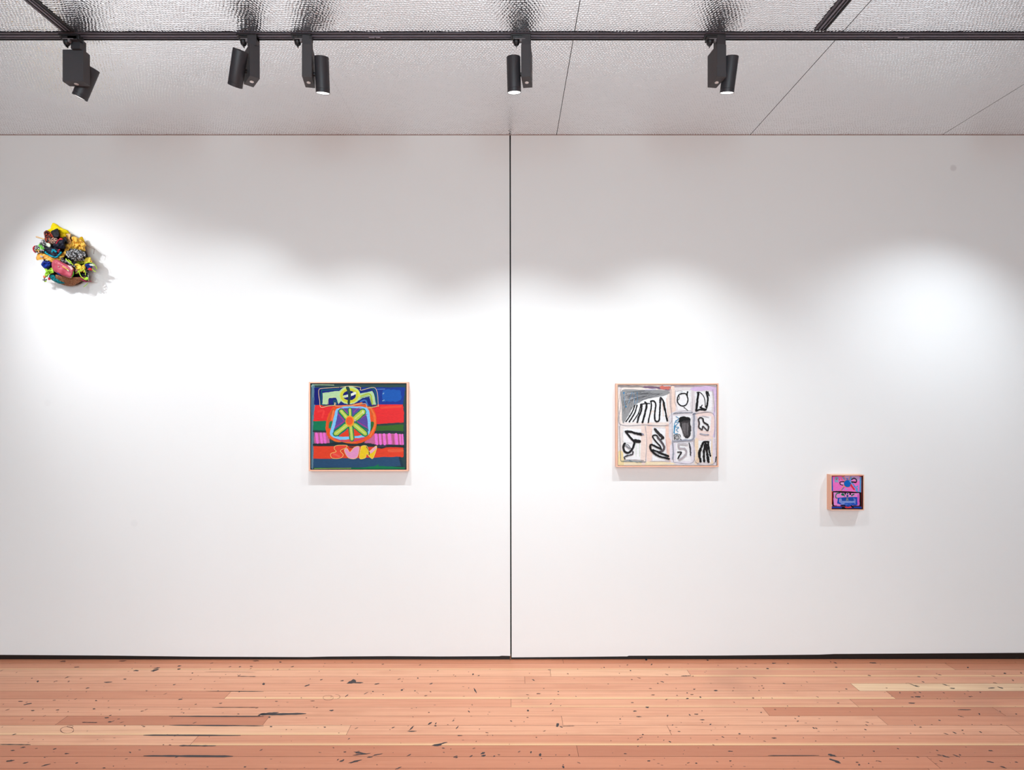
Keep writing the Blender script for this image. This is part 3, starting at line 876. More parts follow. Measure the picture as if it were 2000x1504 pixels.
# --- striped painting with a wheel-like flower
c = Canvas(0.76, 3)
c.rect(108, 120, 1318, 1228, (38, 66, 72), 0)
c.poly([(113, 165), (155, 165), (162, 420), (142, 760), (138, 1205), (112, 1215)], (92, 128, 150), 3)
c.stroke([(135, 300), (130, 520)], 14, (60, 98, 140)); c.stroke([(122, 500), (118, 900)], 8, (70, 130, 125))
c.stroke([(118, 160), (130, 135), (250, 132), (400, 136)], 9, (178, 208, 165))
c.stroke([(400, 150), (900, 150), (1300, 150)], 16, (48, 78, 72))
c.poly([(150, 172), (700, 165), (1308, 165), (1295, 280), (1280, 388), (700, 392), (150, 390)], (10, 52, 150), 4, False)
c.poly([(150, 172), (760, 170), (740, 388), (150, 388)], (2, 12, 112), 4, False)
c.poly([(1020, 215), (1120, 195), (1240, 210), (1250, 330), (1120, 350), (1020, 330)], (14, 88, 180), 8)
c.stroke([(950, 190), (1050, 188)], 9, (90, 130, 195)); c.stroke([(1025, 250), (1035, 240)], 14, (120, 165, 205)); c.stroke([(1020, 340), (1040, 332)], 14, (120, 165, 205))
c.poly([(162, 395), (600, 388), (1278, 388), (1290, 500), (1285, 622), (1100, 630), (945, 648), (330, 603), (135, 610), (150, 500)], (238, 42, 46), 4, False)
c.stroke([(1000, 430), (1250, 415)], 30, (243, 70, 50)); c.stroke([(200, 480), (270, 470), (250, 560)], 24, (245, 60, 58))
c.poly([(137, 605), (310, 600), (305, 740), (135, 722)], (0, 122, 82), 4, False)
c.poly([(915, 662), (1285, 645), (1285, 742), (915, 738)], (56, 104, 34), 4, False)
c.stroke([(940, 655), (1100, 648), (1290, 632)], 22, (42, 62, 60)); c.stroke([(915, 747), (1100, 742), (1290, 752)], 30, (36, 52, 54)); c.stroke([(140, 735), (300, 738)], 22, (36, 52, 54))
c.poly([(148, 752), (330, 756), (350, 895), (150, 895)], (200, 98, 150), 4, False)
for x in (178, 234, 276): c.stroke([(x, 765), (x + 14, 885)], 32, (246, 112, 214))
c.poly([(860, 768), (1285, 770), (1285, 918), (780, 900)], (202, 104, 148), 4, False)
for x, w in ((935, 36), (985, 28), (1038, 34), (1105, 44), (1190, 40), (1240, 20), (1272, 18)): c.stroke([(x, 778), (x + 10, 905)], w, (246, 116, 218))
for x in (960, 1012, 1070, 1150, 1216): c.stroke([(x, 778), (x + 10, 905)], 5, (150, 60, 100))
c.poly([(142, 928), (700, 930), (1285, 948), (1285, 1070), (1000, 1085), (140, 1098)], (234, 66, 36), 4, False)
c.stroke([(1100, 990), (1270, 985)], 40, (240, 92, 58)); c.stroke([(600, 940), (680, 955)], 22, (120, 50, 40))
c.poly([(140, 1092), (700, 1085), (1100, 1068), (1250, 1068), (1255, 1190), (700, 1205), (140, 1208)], (36, 76, 114), 4, False)
c.stroke([(1240, 1080), (1270, 1190)], 30, (24, 52, 70))
c.poly([(150, 1212), (700, 1212), (915, 1190), (975, 1160), (962, 1188), (1305, 1205), (1300, 1224), (145, 1224)], (0, 124, 76), 3, False)
c.stroke([(150, 1222), (620, 1216)], 6, (170, 190, 90))
ringp = [(410, 402), (580, 388), (820, 400), (900, 450), (942, 560), (935, 700), (890, 800), (800, 862), (660, 905), (480, 882), (340, 822), (295, 720), (308, 580), (350, 480)]
c.poly(ringp, (240, 84, 28), 4)
c.stroke([(860, 430), (915, 540), (915, 680), (860, 800)], 26, (246, 122, 56)); c.stroke([(390, 450), (345, 560), (330, 690)], 20, (205, 88, 40))
c.stroke([(395, 470), (375, 590)], 22, (248, 128, 66)); c.stroke([(700, 385), (830, 420), (890, 520)], 20, (222, 96, 40)); c.stroke([(330, 820), (460, 870), (640, 895)], 16, (214, 78, 38))
c.poly([(355, 608), (382, 606), (372, 660), (358, 698), (335, 690), (340, 640)], (0, 134, 88), 2)
c.poly([(868, 622), (908, 620), (900, 680), (860, 742)], (44, 104, 40), 2)
c.poly([(340, 790), (480, 850), (700, 880), (560, 895), (400, 860)], (244, 110, 40), 3)
c.poly([(400, 822), (560, 858), (790, 818), (700, 862), (500, 868)], (204, 62, 112), 3)
c.poly([(440, 445), (560, 415), (760, 418), (842, 462), (864, 600), (862, 740), (800, 808), (660, 828), (480, 846), (352, 782), (372, 680), (408, 520)], (128, 204, 250), 3)
c.poly([(465, 455), (600, 432), (760, 448), (812, 520), (832, 660), (822, 760), (640, 792), (470, 806), (395, 760), (415, 670), (445, 540)], (92, 70, 158), 3)
c.poly([(470, 802), (540, 740), (600, 680), (650, 672), (730, 740), (790, 782), (620, 802)], (232, 62, 32), 3)
for a, b2 in (((450, 505), (535, 605)), ((535, 605), (405, 695)), ((825, 510), (692, 605)), ((692, 605), (832, 695))): c.stroke([a, b2], 6, (200, 46, 110))
c.stroke([(470, 455), (500, 430), (590, 520)], 6, (196, 60, 120)); c.stroke([(650, 490), (720, 430), (800, 470)], 6, (196, 60, 120))
c.stroke([(468, 500), (552, 600), (400, 732)], 13, (0, 122, 84)); c.stroke([(800, 500), (682, 605), (838, 722)], 13, (0, 122, 84))
rays = [((604, 450), (608, 570), 46, 30), ((492, 472), (570, 565), 66, 46), ((772, 482), (668, 575), 84, 64), ((425, 768), (568, 655), 76, 56), ((630, 838), (616, 680), 60, 40), ((800, 768), (668, 655), 74, 54)]
for a, b2, w1, w2 in rays: c.stroke([a, b2], w1 + 8, (0, 126, 86), .06)
for a, b2, w1, w2 in rays:
    c.stroke([a, b2], w2, (186, 208, 76), .1)
    c.stroke([a, b2], w2 * .3, (206, 222, 120), .3); 
c.stroke([(770, 470), (775, 505)], 10, (235, 240, 205)); c.stroke([(650, 590), (672, 600)], 16, (205, 160, 215))
c.ell(604, 606, 56, 74, (248, 160, 42)); c.ell(600, 602, 44, 52, (250, 92, 34)); c.ring(594, 607, 12, 12, 6, (150, 120, 80))
# shape at the top
c.poly([(240, 195), (470, 180), (640, 155), (740, 205), (915, 190), (950, 395), (840, 415), (800, 370), (620, 392), (430, 398), (410, 380), (245, 400)], (8, 34, 124), 2, False)
c.stroke([(245, 205), (238, 320), (252, 395), (395, 395), (398, 345), (428, 345), (435, 395)], 9, (0, 112, 92)); c.stroke([(245, 203), (470, 190)], 9, (0, 112, 92))
c.stroke([(755, 200), (905, 188), (945, 392), (845, 405), (815, 330)], 9, (0, 112, 92)); c.stroke([(740, 350), (800, 335), (830, 400)], 18, (60, 110, 190))
c.poly([(258, 240), (370, 222), (480, 212), (500, 330), (460, 385), (430, 298), (335, 306), (318, 388), (255, 384)], (186, 220, 168), 3, False)
c.poly([(700, 250), (890, 215), (912, 250), (938, 388), (882, 392), (850, 285), (760, 305), (650, 380), (610, 375)], (186, 220, 168), 3, False)
c.stroke([(735, 285), (860, 255), (890, 385)], 20, (176, 196, 60)); c.stroke([(328, 385), (338, 302), (430, 296)], 5, (240, 235, 170))
c.stroke([(735, 305), (850, 280), (880, 385)], 5, (60, 70, 60))
c.ring(598, 268, 124, 100, 34, (190, 222, 160)); c.ell(598, 268, 104, 86, (2, 10, 110)); c.ring(598, 272, 100, 80, 36, (212, 210, 56)); c.ring(598, 272, 118, 96, 6, (236, 232, 70))
c.stroke([(700, 200), (735, 290)], 14, (236, 226, 60))
c.stroke([(530, 285), (600, 270), (672, 240)], 30, (236, 240, 228), taper=-.1); c.stroke([(522, 285), (560, 278)], 22, (200, 225, 170))
c.stroke([(572, 168), (590, 210), (600, 280), (592, 345), (590, 378)], 44, (32, 64, 62), taper=.35)
cream = (246, 214, 160)
c.stroke([(470, 165), (250, 180), (212, 198), (208, 250), (220, 340), (236, 424), (330, 408), (404, 398), (408, 368), (424, 372), (430, 408), (620, 402), (796, 376), (828, 432), (958, 410), (966, 390), (928, 176), (748, 202), (735, 165), (600, 150), (480, 165)], 6, cream, .1)
c.stroke([(640, 392), (760, 365)], 12, (240, 120, 40))
# dark line and letters
c.stroke([(145, 912), (300, 908), (480, 890), (620, 912), (800, 905), (900, 915), (1000, 945), (1100, 922), (1290, 932)], 30, (28, 44, 50), .2)
c.stroke([(960, 940), (1070, 925)], 5, (110, 50, 130))
S = [(562, 918), (430, 922), (405, 960), (430, 1000), (372, 1020), (358, 1045), (385, 1086), (480, 1086), (522, 1042), (485, 988), (555, 950)]
V = [(533, 988), (568, 958), (605, 1005), (655, 950), (712, 930), (726, 965), (690, 1082), (590, 1082)]
Nn = [(742, 960), (762, 925), (822, 930), (852, 1000), (930, 930), (946, 955), (900, 1084), (862, 1074), (820, 1032), (800, 1082), (728, 1086)]
c.poly(S, (240, 72, 54), 1.5); c.stroke([(400, 1030), (470, 1060)], 24, (246, 96, 84))
c.poly(V, (234, 152, 200), 1.5); c.poly(Nn, (244, 204, 28), 1.5)
c.poly([(850, 1000), (925, 935), (940, 955), (880, 1020)], (240, 170, 200), 1.5); c.stroke([(818, 935), (850, 1005), (850, 1040)], 12, (40, 50, 60))
for q in (S, V, Nn): c.stroke(q, 6, (250, 214, 120), .1, closed=True)
painting('painting of red, blue and pink bands with a wheel-like flower, in a pale wood frame',
         c, (108, 120, 1318, 1228), (-1.2365, -0.6265, 1.181, 1.7305), 0.045, 0.009, 0.0035, None, (30, 40, 45), 0.004)

# --- black and white painting in cells
c = Canvas(0.79, 5)
c.rect(118, 122, 1494, 1238, (236, 226, 228), 0)
K = (26, 22, 24)
def soft(pts, col, rag=8): c.poly(pts, col, rag)
soft([(150, 180), (830, 170), (850, 660), (500, 690), (140, 660)], (248, 232, 224))
c.stroke([(130, 140), (500, 150), (860, 155)], 26, (150, 140, 138), .4); c.stroke([(480, 150), (690, 165), (850, 190)], 24, (126, 96, 122), .4)
c.stroke([(720, 155), (840, 165)], 44, (214, 116, 104), .3); c.stroke([(500, 195), (640, 190)], 28, (206, 200, 224), .3); c.stroke([(860, 140), (1480, 145)], 24, (178, 160, 168), .4)
soft([(1150, 160), (1475, 160), (1480, 420), (1455, 480), (1440, 220), (1190, 210)], (226, 196, 234)); soft([(850, 170), (910, 170), (920, 480), (850, 500)], (250, 222, 208))
soft([(1440, 500), (1480, 500), (1478, 850), (1430, 840)], (224, 206, 236)); soft([(1190, 530), (1440, 530), (1430, 850), (1190, 850)], (252, 226, 220))
soft([(150, 690), (510, 690), (500, 1200), (150, 1200)], (246, 234, 230)); soft([(520, 700), (600, 690), (580, 1190), (520, 1190)], (252, 222, 210)); soft([(780, 720), (850, 700), (860, 1180), (800, 1100)], (250, 214, 200))
soft([(135, 1195), (860, 1195), (860, 1232), (135, 1232)], (252, 232, 196)); soft([(125, 1050), (190, 1060), (200, 1230), (125, 1230)], (248, 224, 170)); soft([(440, 700), (500, 710), (500, 1190), (440, 1180)], (250, 226, 216))
soft([(1180, 880), (1240, 900), (1235, 1190), (1180, 1190)], (250, 224, 196)); soft([(1420, 880), (1450, 880), (1455, 1200), (1400, 1200)], (250, 224, 196)); soft([(1440, 880), (1482, 880), (1484, 1200), (1450, 1200)], (236, 224, 236))
soft([(870, 920), (1160, 910), (1160, 1200), (870, 1200)], (238, 230, 240)); soft([(860, 520), (1190, 510), (1180, 900), (860, 900)], (232, 226, 232))
for q in [[(175, 200), (800, 200), (815, 640), (180, 650)], [(925, 205), (1130, 200), (1130, 480), (950, 470)], [(1190, 215), (1430, 215), (1430, 480), (1200, 480)],
          [(880, 560), (1140, 545), (1140, 880), (890, 880)], [(1235, 560), (1420, 560), (1400, 760), (1250, 750)], [(190, 730), (440, 730), (430, 1160), (200, 1150)],
          [(600, 720), (780, 730), (780, 1180), (600, 1180)], [(925, 940), (1140, 930), (1130, 1180), (930, 1180)], [(1240, 900), (1420, 900), (1410, 1200), (1240, 1200)]]:
    c.poly(q, (252, 250, 252), 6, False)
# grey wedge
soft([(178, 192), (480, 192), (805, 195), (800, 262), (640, 292), (480, 335), (380, 390), (300, 480), (215, 630), (182, 630), (172, 400)], (156, 156, 158), 5)
for k in range(60):
    a = c.r.uniform(0, 1); b2 = c.r.uniform(-25, 25)
    x0, y0 = c.r.uniform(190, 380), c.r.uniform(210, 360)
    if c.r.random() < .6: x1, y1 = x0 + c.r.uniform(150, 400), y0 - c.r.uniform(-30, 60)
    else: x1, y1 = x0 - c.r.uniform(0, 120), y0 + c.r.uniform(80, 240)
    x1 = min(max(x1, 185), 790); y1 = min(max(y1, 200), 600)
    if y1 > 330 - .2 * (x1 - 300) and x1 > 330: y1 = 300 - .15 * (x1 - 330)
    c.stroke([(x0, y0), ((x0 + x1) / 2, (y0 + y1) / 2 + b2 * .4), (x1, y1)], c.r.uniform(2.5, 7), c.r.choice([(112, 112, 116), (130, 130, 134), (186, 186, 190), (94, 94, 98)]), .3)
for q in ([(195, 225), (205, 290), (215, 380), (232, 430)], [(315, 215), (290, 300), (265, 380)], [(335, 220), (350, 320), (350, 385)], [(385, 215), (390, 330), (375, 380)]): c.stroke(q, 5, (74, 142, 186), .5)
c.ell(200, 232, 10, 12, (40, 130, 190)); c.ell(230, 425, 10, 10, (40, 120, 170))
G1 = (176, 170, 178)
for q in ([(150, 175), (160, 400), (150, 660), (500, 672), (840, 665), (850, 400), (840, 170)], [(500, 690), (515, 900), (500, 1190)], [(855, 175), (870, 500), (880, 900), (890, 1200)],
          [(900, 510), (1160, 500), (1175, 860), (1150, 900), (890, 905)], [(1160, 190), (1150, 490)], [(1190, 520), (1440, 520), (1460, 850)], [(140, 690), (160, 1180)], [(530, 690), (840, 690)],
          [(900, 1195), (1160, 1190), (1165, 910)], [(1180, 880), (1200, 1195), (1460, 1205), (1470, 880)], [(1440, 180), (1465, 500)], [(560, 1190), (850, 1180)]):
    for _ in range(2): c.stroke(q, c.r.uniform(3, 6), c.r.choice([G1, (150, 146, 152), (198, 184, 190)]), .4, wob=7)
c.stroke([(150, 690), (130, 400), (160, 180)], 3, (110, 90, 100), .3, wob=8); c.stroke([(845, 540), (800, 610), (830, 620)], 3, (150, 120, 150), .3)
c.stroke([(560, 560), (600, 480), (640, 540)], 6, (250, 214, 190), .4); c.stroke([(740, 380), (750, 560)], 8, (250, 208, 180), .4); c.stroke([(795, 300), (815, 560)], 6, (246, 196, 170), .4)
for x in (370, 420): c.stroke([(x, 920), (x, 1120)], 5, (200, 222, 190), .3)
c.stroke([(200, 740), (180, 900), (330, 930)], 4, (206, 204, 206)); c.stroke([(600, 730), (560, 850), (600, 930)], 4, (236, 206, 200)); c.stroke([(790, 880), (810, 1060)], 4, (236, 160, 150))
c.stroke([(920, 200), (905, 330), (930, 420)], 3, (120, 120, 130), .3); c.stroke([(930, 215), (980, 200), (1015, 215), (970, 235)], 4, (170, 170, 178))
# black marks of the large cell
c.stroke([(352, 405), (330, 470), (280, 560), (228, 632)], 17, K, .2); c.stroke([(385, 402), (360, 490), (330, 550), (275, 635)], 19, K, .2)
c.stroke([(435, 395), (410, 500), (370, 570), (325, 632)], 14, K, .2); c.stroke([(448, 388), (442, 480), (408, 560), (388, 640)], 26, (40, 36, 38), .2)
c.stroke([(495, 362), (518, 400), (492, 520), (460, 642)], 28, K, .2); c.stroke([(430, 392), (500, 380), (560, 378)], 14, K, .3)
c.stroke([(578, 350), (582, 430), (560, 540), (540, 645)], 19, K, .2)
c.stroke([(572, 350), (612, 345), (645, 390), (630, 520), (638, 618), (688, 618), (700, 500), (706, 400), (712, 302), (752, 355), (778, 480), (805, 622)], 22, K, .2)
c.stroke([(712, 298), (706, 370)], 30, (56, 50, 52), .2); c.stroke([(752, 360), (772, 470)], 30, K, .2); c.stroke([(785, 545), (805, 615)], 24, K)
# q-like ring
c.stroke([(1086, 220), (1080, 260), (1092, 330), (1070, 392), (1020, 414), (970, 392), (946, 345), (958, 270), (1000, 244), (1050, 240), (1085, 262)], 17, K, .15)
c.stroke([(962, 262), (975, 300), (958, 330)], 9, K); c.stroke([(1036, 430), (1092, 478)], 11, K, .15, taper=.4); c.stroke([(1088, 215), (1075, 265)], 20, K)
# upper right
c.stroke([(1238, 228), (1226, 320), (1214, 420), (1208, 480)], 30, K, .2); c.stroke([(1205, 480), (1270, 462), (1335, 470)], 26, K, .25); c.stroke([(1262, 430), (1300, 450), (1345, 462)], 24, K, .25)
c.stroke([(1215, 225), (1265, 228), (1320, 300), (1336, 430)], 11, K, .15); c.stroke([(1350, 215), (1368, 320), (1352, 440)], 26, K, .25); c.stroke([(1370, 215), (1388, 272)], 15, K, .2)
c.stroke([(1275, 425), (1290, 400)], 14, (60, 60, 70))
# centre cell
c.poly([(985, 568), (1060, 562), (1118, 580), (1128, 640), (1132, 780), (1110, 850), (1050, 850), (1005, 745), (975, 660)], (58, 54, 56), 6)
c.poly([(1010, 690), (1060, 640), (1100, 690), (1085, 820), (1050, 800)], (116, 110, 112), 8); c.poly([(960, 625), (988, 568), (1100, 575), (1118, 612), (1040, 615), (990, 640)], (24, 22, 24), 6)
for k in range(10): c.stroke([(1000 + 12 * k, 640), (1010 + 10 * k, 740), (1030 + 8 * k, 830)], 4, c.r.choice([(80, 76, 78), (140, 134, 136), (30, 28, 30)]), .3)
for q in ([(925, 560), (962, 590), (912, 640), (960, 640), (915, 700), (965, 710), (930, 745), (955, 770)], [(960, 600), (920, 620)], [(905, 650), (895, 790)], [(915, 680), (905, 790), (950, 795)]): c.stroke(q, 9, (56, 144, 190), .3)
c.stroke([(1180, 520), (1172, 700), (1165, 870), (1040, 890), (900, 905)], 24, (158, 160, 174), .25); c.stroke([(1195, 520), (1160, 530)], 12, (110, 112, 130)); c.stroke([(890, 520), (1000, 508), (1150, 505)], 12, (140, 142, 152), .4)
c.stroke([(880, 900), (890, 1060), (878, 1150)], 20, (160, 162, 174), .4)
c.ring(943, 852, 28, 26, 9, (60, 56, 58)); c.ring(943, 852, 13, 12, 6, (120, 110, 112)); c.stroke([(898, 815), (905, 880)], 12, (50, 48, 50)); c.stroke([(905, 815), (975, 812), (990, 850)], 10, (90, 88, 90)); c.stroke([(985, 870), (1000, 885)], 10, (50, 48, 50))
# loop at right
c.stroke([(1235, 600), (1248, 650), (1245, 710), (1288, 742), (1302, 698), (1362, 755), (1378, 700), (1345, 665), (1310, 640), (1298, 590), (1262, 576), (1240, 600)], 22, (72, 64, 66), .2)
c.stroke([(1295, 590), (1318, 640), (1372, 670)], 16, (40, 36, 38), .2)
c.stroke([(1262, 800), (1320, 812), (1378, 812)], 20, (178, 174, 186), .3); c.stroke([(1290, 552), (1385, 572)], 8, (176, 172, 184))
# lower left
c.stroke([(225, 768), (300, 772), (370, 795), (450, 808)], 34, K, .25); c.stroke([(455, 800), (470, 812)], 22, (140, 140, 160)); c.stroke([(228, 775), (290, 850), (345, 910)], 28, K, .15)
c.stroke([(350, 895), (420, 905)], 46, K, .2); c.stroke([(350, 920), (318, 1010), (270, 1060), (215, 1050), (192, 985), (212, 935)], 30, K, .2); c.stroke([(215, 935), (265, 960), (300, 1010)], 7, K); c.stroke([(222, 960), (280, 1005)], 22, (150, 150, 156))
c.stroke([(325, 1045), (318, 1085), (250, 1105), (205, 1125), (215, 1150)], 20, (74, 68, 72), .3)
c.stroke([(165, 1180), (340, 1185), (500, 1192)], 9, (70, 96, 110), .5); c.stroke([(210, 1165), (350, 1160), (480, 1175)], 6, (60, 60, 66), .5, wob=4); c.stroke([(240, 1160), (400, 1200)], 4, (60, 130, 150))
# snake
c.stroke([(630, 735), (680, 790), (745, 855)], 34, (50, 44, 46), .2, taper=-.3); c.stroke([(745, 850), (705, 880), (650, 820), (600, 835), (640, 900), (700, 965), (722, 1015)], 20, K, .2)
c.stroke([(722, 1015), (660, 985), (580, 952), (572, 1010), (640, 1085), (720, 1122), (830, 1148)], 28, K, .2); c.stroke([(670, 850), (720, 910), (760, 980), (745, 1030), (690, 1055)], 30, (92, 82, 86), .15)
c.stroke([(605, 1025), (700, 1065), (820, 1112)], 30, K, .25); c.stroke([(640, 1050), (690, 1085)], 10, (180, 176, 178))
# bottom middle
c.stroke([(955, 945), (1020, 940), (1085, 950)], 28, (206, 200, 204), .3); c.stroke([(965, 950), (970, 1000), (1050, 1010), (1068, 1070), (1020, 1130), (970, 1160)], 26, (186, 176, 182), .2)
c.stroke([(948, 1055), (1000, 1058), (975, 1100), (952, 1145)], 18, (44, 40, 42), .25); c.stroke([(1108, 928), (1122, 1000), (1128, 1100)], 18, (56, 52, 60), .5)
# claw at lower right
c.stroke([(1312, 915), (1280, 980), (1250, 1080), (1268, 1185)], 34, K, .3); c.stroke([(1320, 910), (1380, 912)], 24, K); c.stroke([(1335, 930), (1312, 1050), (1318, 1185)], 30, K, .3)
c.stroke([(1350, 950), (1358, 1070), (1378, 1190)], 36, K, .3); c.stroke([(1375, 925), (1388, 1040), (1404, 1110)], 22, K, .3); c.stroke([(1482, 1120), (1474, 1190)], 12, K, .4)
c.poly([(1215, 1150), (1245, 1140), (1245, 1200), (1215, 1200)], (236, 206, 180), 3)
painting('white painting divided into cells of black brush marks, in a pale wood frame',
         c, (118, 122, 1494, 1238), (0.6535, 1.2825, 1.2065, 1.7215), 0.045, 0.0085, 0.002, None, (230, 226, 226), 0.005)

# --- small pink painting
c = Canvas(0.88, 9)
c.rect(300, 200, 1180, 1092, (206, 44, 44), 0)
c.poly([(320, 225), (348, 230), (352, 400), (362, 600), (318, 612)], (14, 100, 200), 4, False)
c.poly([(350, 225), (700, 212), (1115, 215), (1112, 640), (800, 635), (362, 612)], (248, 118, 204), 4, False)
c.poly([(700, 208), (900, 205), (1100, 225), (1100, 340), (900, 300), (740, 300)], (206, 166, 216), 6)
c.poly([(1118, 225), (1165, 232), (1162, 655), (1108, 645)], (92, 158, 222), 4, False)
c.stroke([(340, 620), (520, 612)], 10, (150, 200, 230))
c.stroke([(640, 232), (690, 300), (720, 350)], 58, (244, 130, 70)); c.stroke([(640, 245), (700, 320)], 34, (108, 164, 230))
c.stroke([(862, 232), (835, 330)], 62, (236, 140, 90)); c.stroke([(870, 240), (845, 330)], 48, (108, 164, 230))
c.ell(772, 412, 116, 108, (240, 130, 80)); c.ell(774, 412, 104, 98, (8, 104, 196))
c.stroke([(740, 285), (790, 290)], 30, (60, 120, 200))
c.stroke([(830, 330), (900, 400), (980, 500)], 46, (96, 140, 216)); c.stroke([(850, 350), (940, 470)], 10, (180, 200, 235))
c.stroke([(868, 450), (960, 570)], 44, (226, 48, 60)); c.stroke([(680, 488), (590, 592)], 38, (250, 168, 64)); c.stroke([(672, 512), (606, 586)], 22, (52, 100, 200))
c.stroke([(432, 368), (436, 262), (492, 260), (486, 318), (462, 330), (502, 370)], 46, (196, 130, 180)); c.stroke([(432, 368), (436, 262), (492, 260), (486, 318), (462, 330), (502, 370)], 32, (122, 190, 216)); c.ell(458, 300, 14, 24, (230, 50, 70)); c.ell(536, 308, 12, 18, (236, 60, 50))
c.stroke([(600, 290), (630, 320)], 22, (244, 120, 100))
c.stroke([(672, 360), (560, 372), (570, 430), (640, 452)], 26, (22, 20, 26)); c.poly([(580, 390), (660, 380), (660, 440), (590, 430)], (236, 170, 214), 3)
c.stroke([(885, 305), (950, 270), (1010, 295), (1028, 345), (1005, 382)], 32, (50, 46, 66)); c.stroke([(890, 368), (1010, 380)], 36, (18, 16, 22)); c.poly([(900, 310), (990, 300), (1000, 345), (900, 345)], (248, 140, 206), 3)
c.stroke([(1060, 480), (1000, 530), (1050, 560), (1010, 590), (1075, 635)], 40, (96, 164, 224)); c.ell(728, 562, 26, 20, (150, 180, 230)); c.ell(535, 572, 10, 10, (120, 170, 220))
c.poly([(345, 628), (1160, 650), (1165, 1030), (335, 1020)], (18, 14, 18), 4, False)
c.stroke([(300, 620), (325, 830), (318, 1010)], 20, (226, 40, 38))
c.poly([(372, 652), (1105, 672), (1112, 1000), (850, 1010), (560, 1020), (375, 992)], (238, 142, 216), 6, False)
c.poly([(1050, 700), (1108, 690), (1112, 1000), (1050, 985)], (216, 98, 200), 4, False)
c.stroke([(360, 630), (500, 625), (800, 635), (1155, 660)], 26, (14, 12, 16), .2)
c.poly([(490, 790), (1050, 770), (1052, 992), (740, 1012), (478, 950)], (18, 78, 188), 5, False)
c.poly([(545, 812), (960, 800), (1005, 960), (620, 975), (530, 910)], (122, 146, 218), 8, False); c.poly([(600, 800), (950, 800), (955, 880), (610, 875)], (28, 78, 166), 6, False)
c.stroke([(700, 950), (960, 945)], 34, (24, 84, 190), .3); c.stroke([(545, 840), (545, 905)], 24, (180, 150, 190)); c.stroke([(995, 830), (990, 920)], 20, (130, 130, 200))
for k in range(9): c.stroke([(660 + 36 * k, 890), (666 + 36 * k, 920)], 16, (150, 170, 228), .3)
c.stroke([(548, 668), (470, 678), (436, 730), (440, 790), (478, 802)], 28, (14, 124, 88)); c.ell(632, 702, 44, 34, (10, 118, 78)); c.stroke([(660, 720), (682, 742)], 30, (10, 118, 78)); c.stroke([(885, 728), (950, 700)], 34, (10, 118, 78)); c.stroke([(900, 730), (895, 780)], 10, (10, 118, 78))
c.ell(704, 680, 20, 28, (12, 10, 14)); c.ell(846, 692, 26, 26, (12, 10, 14))
for (x, y, r) in ((770, 680, 24), (766, 745, 30), (766, 797, 20), (760, 850, 24)): c.ring(x, y, r, r, 6, (190, 180, 90)); c.ell(x, y, r - 3, r - 3, (0, 48, 160))
c.stroke([(735, 865), (750, 820), (790, 865)], 8, (200, 200, 130))
c.poly([(318, 1030), (1165, 1030), (1165, 1078), (318, 1072)], (4, 70, 168), 5, False)
c.stroke([(580, 1000), (690, 1005)], 36, (40, 28, 44)); c.stroke([(690, 1010), (720, 1040)], 30, (16, 12, 16)); c.stroke([(620, 1060), (700, 1065)], 44, (16, 12, 16)); c.stroke([(870, 1010), (930, 1050)], 40, (16, 12, 16))
c.poly([(695, 1030), (790, 1042), (850, 1022), (878, 1045), (865, 1068), (715, 1066)], (236, 58, 58), 3); c.stroke([(745, 1000), (850, 1010)], 24, (30, 90, 190)); c.stroke([(310, 1085), (1175, 1085)], 12, (14, 10, 12)); c.ell(325, 995, 14, 22, (220, 200, 215))
c.stroke([(1172, 210), (1176, 1080)], 14, (130, 44, 36))  # shaded inner wall of the frame, painted on as a brown stroke
painting('smallest painting, pink with a blue disc, in a deep pale wood frame',
         c, (300, 200, 1180, 1092), (1.9715, 2.1765, 0.9405, 1.1590), 0.045, 0.0055, 0.0015, None, (150, 30, 30), 0.012)


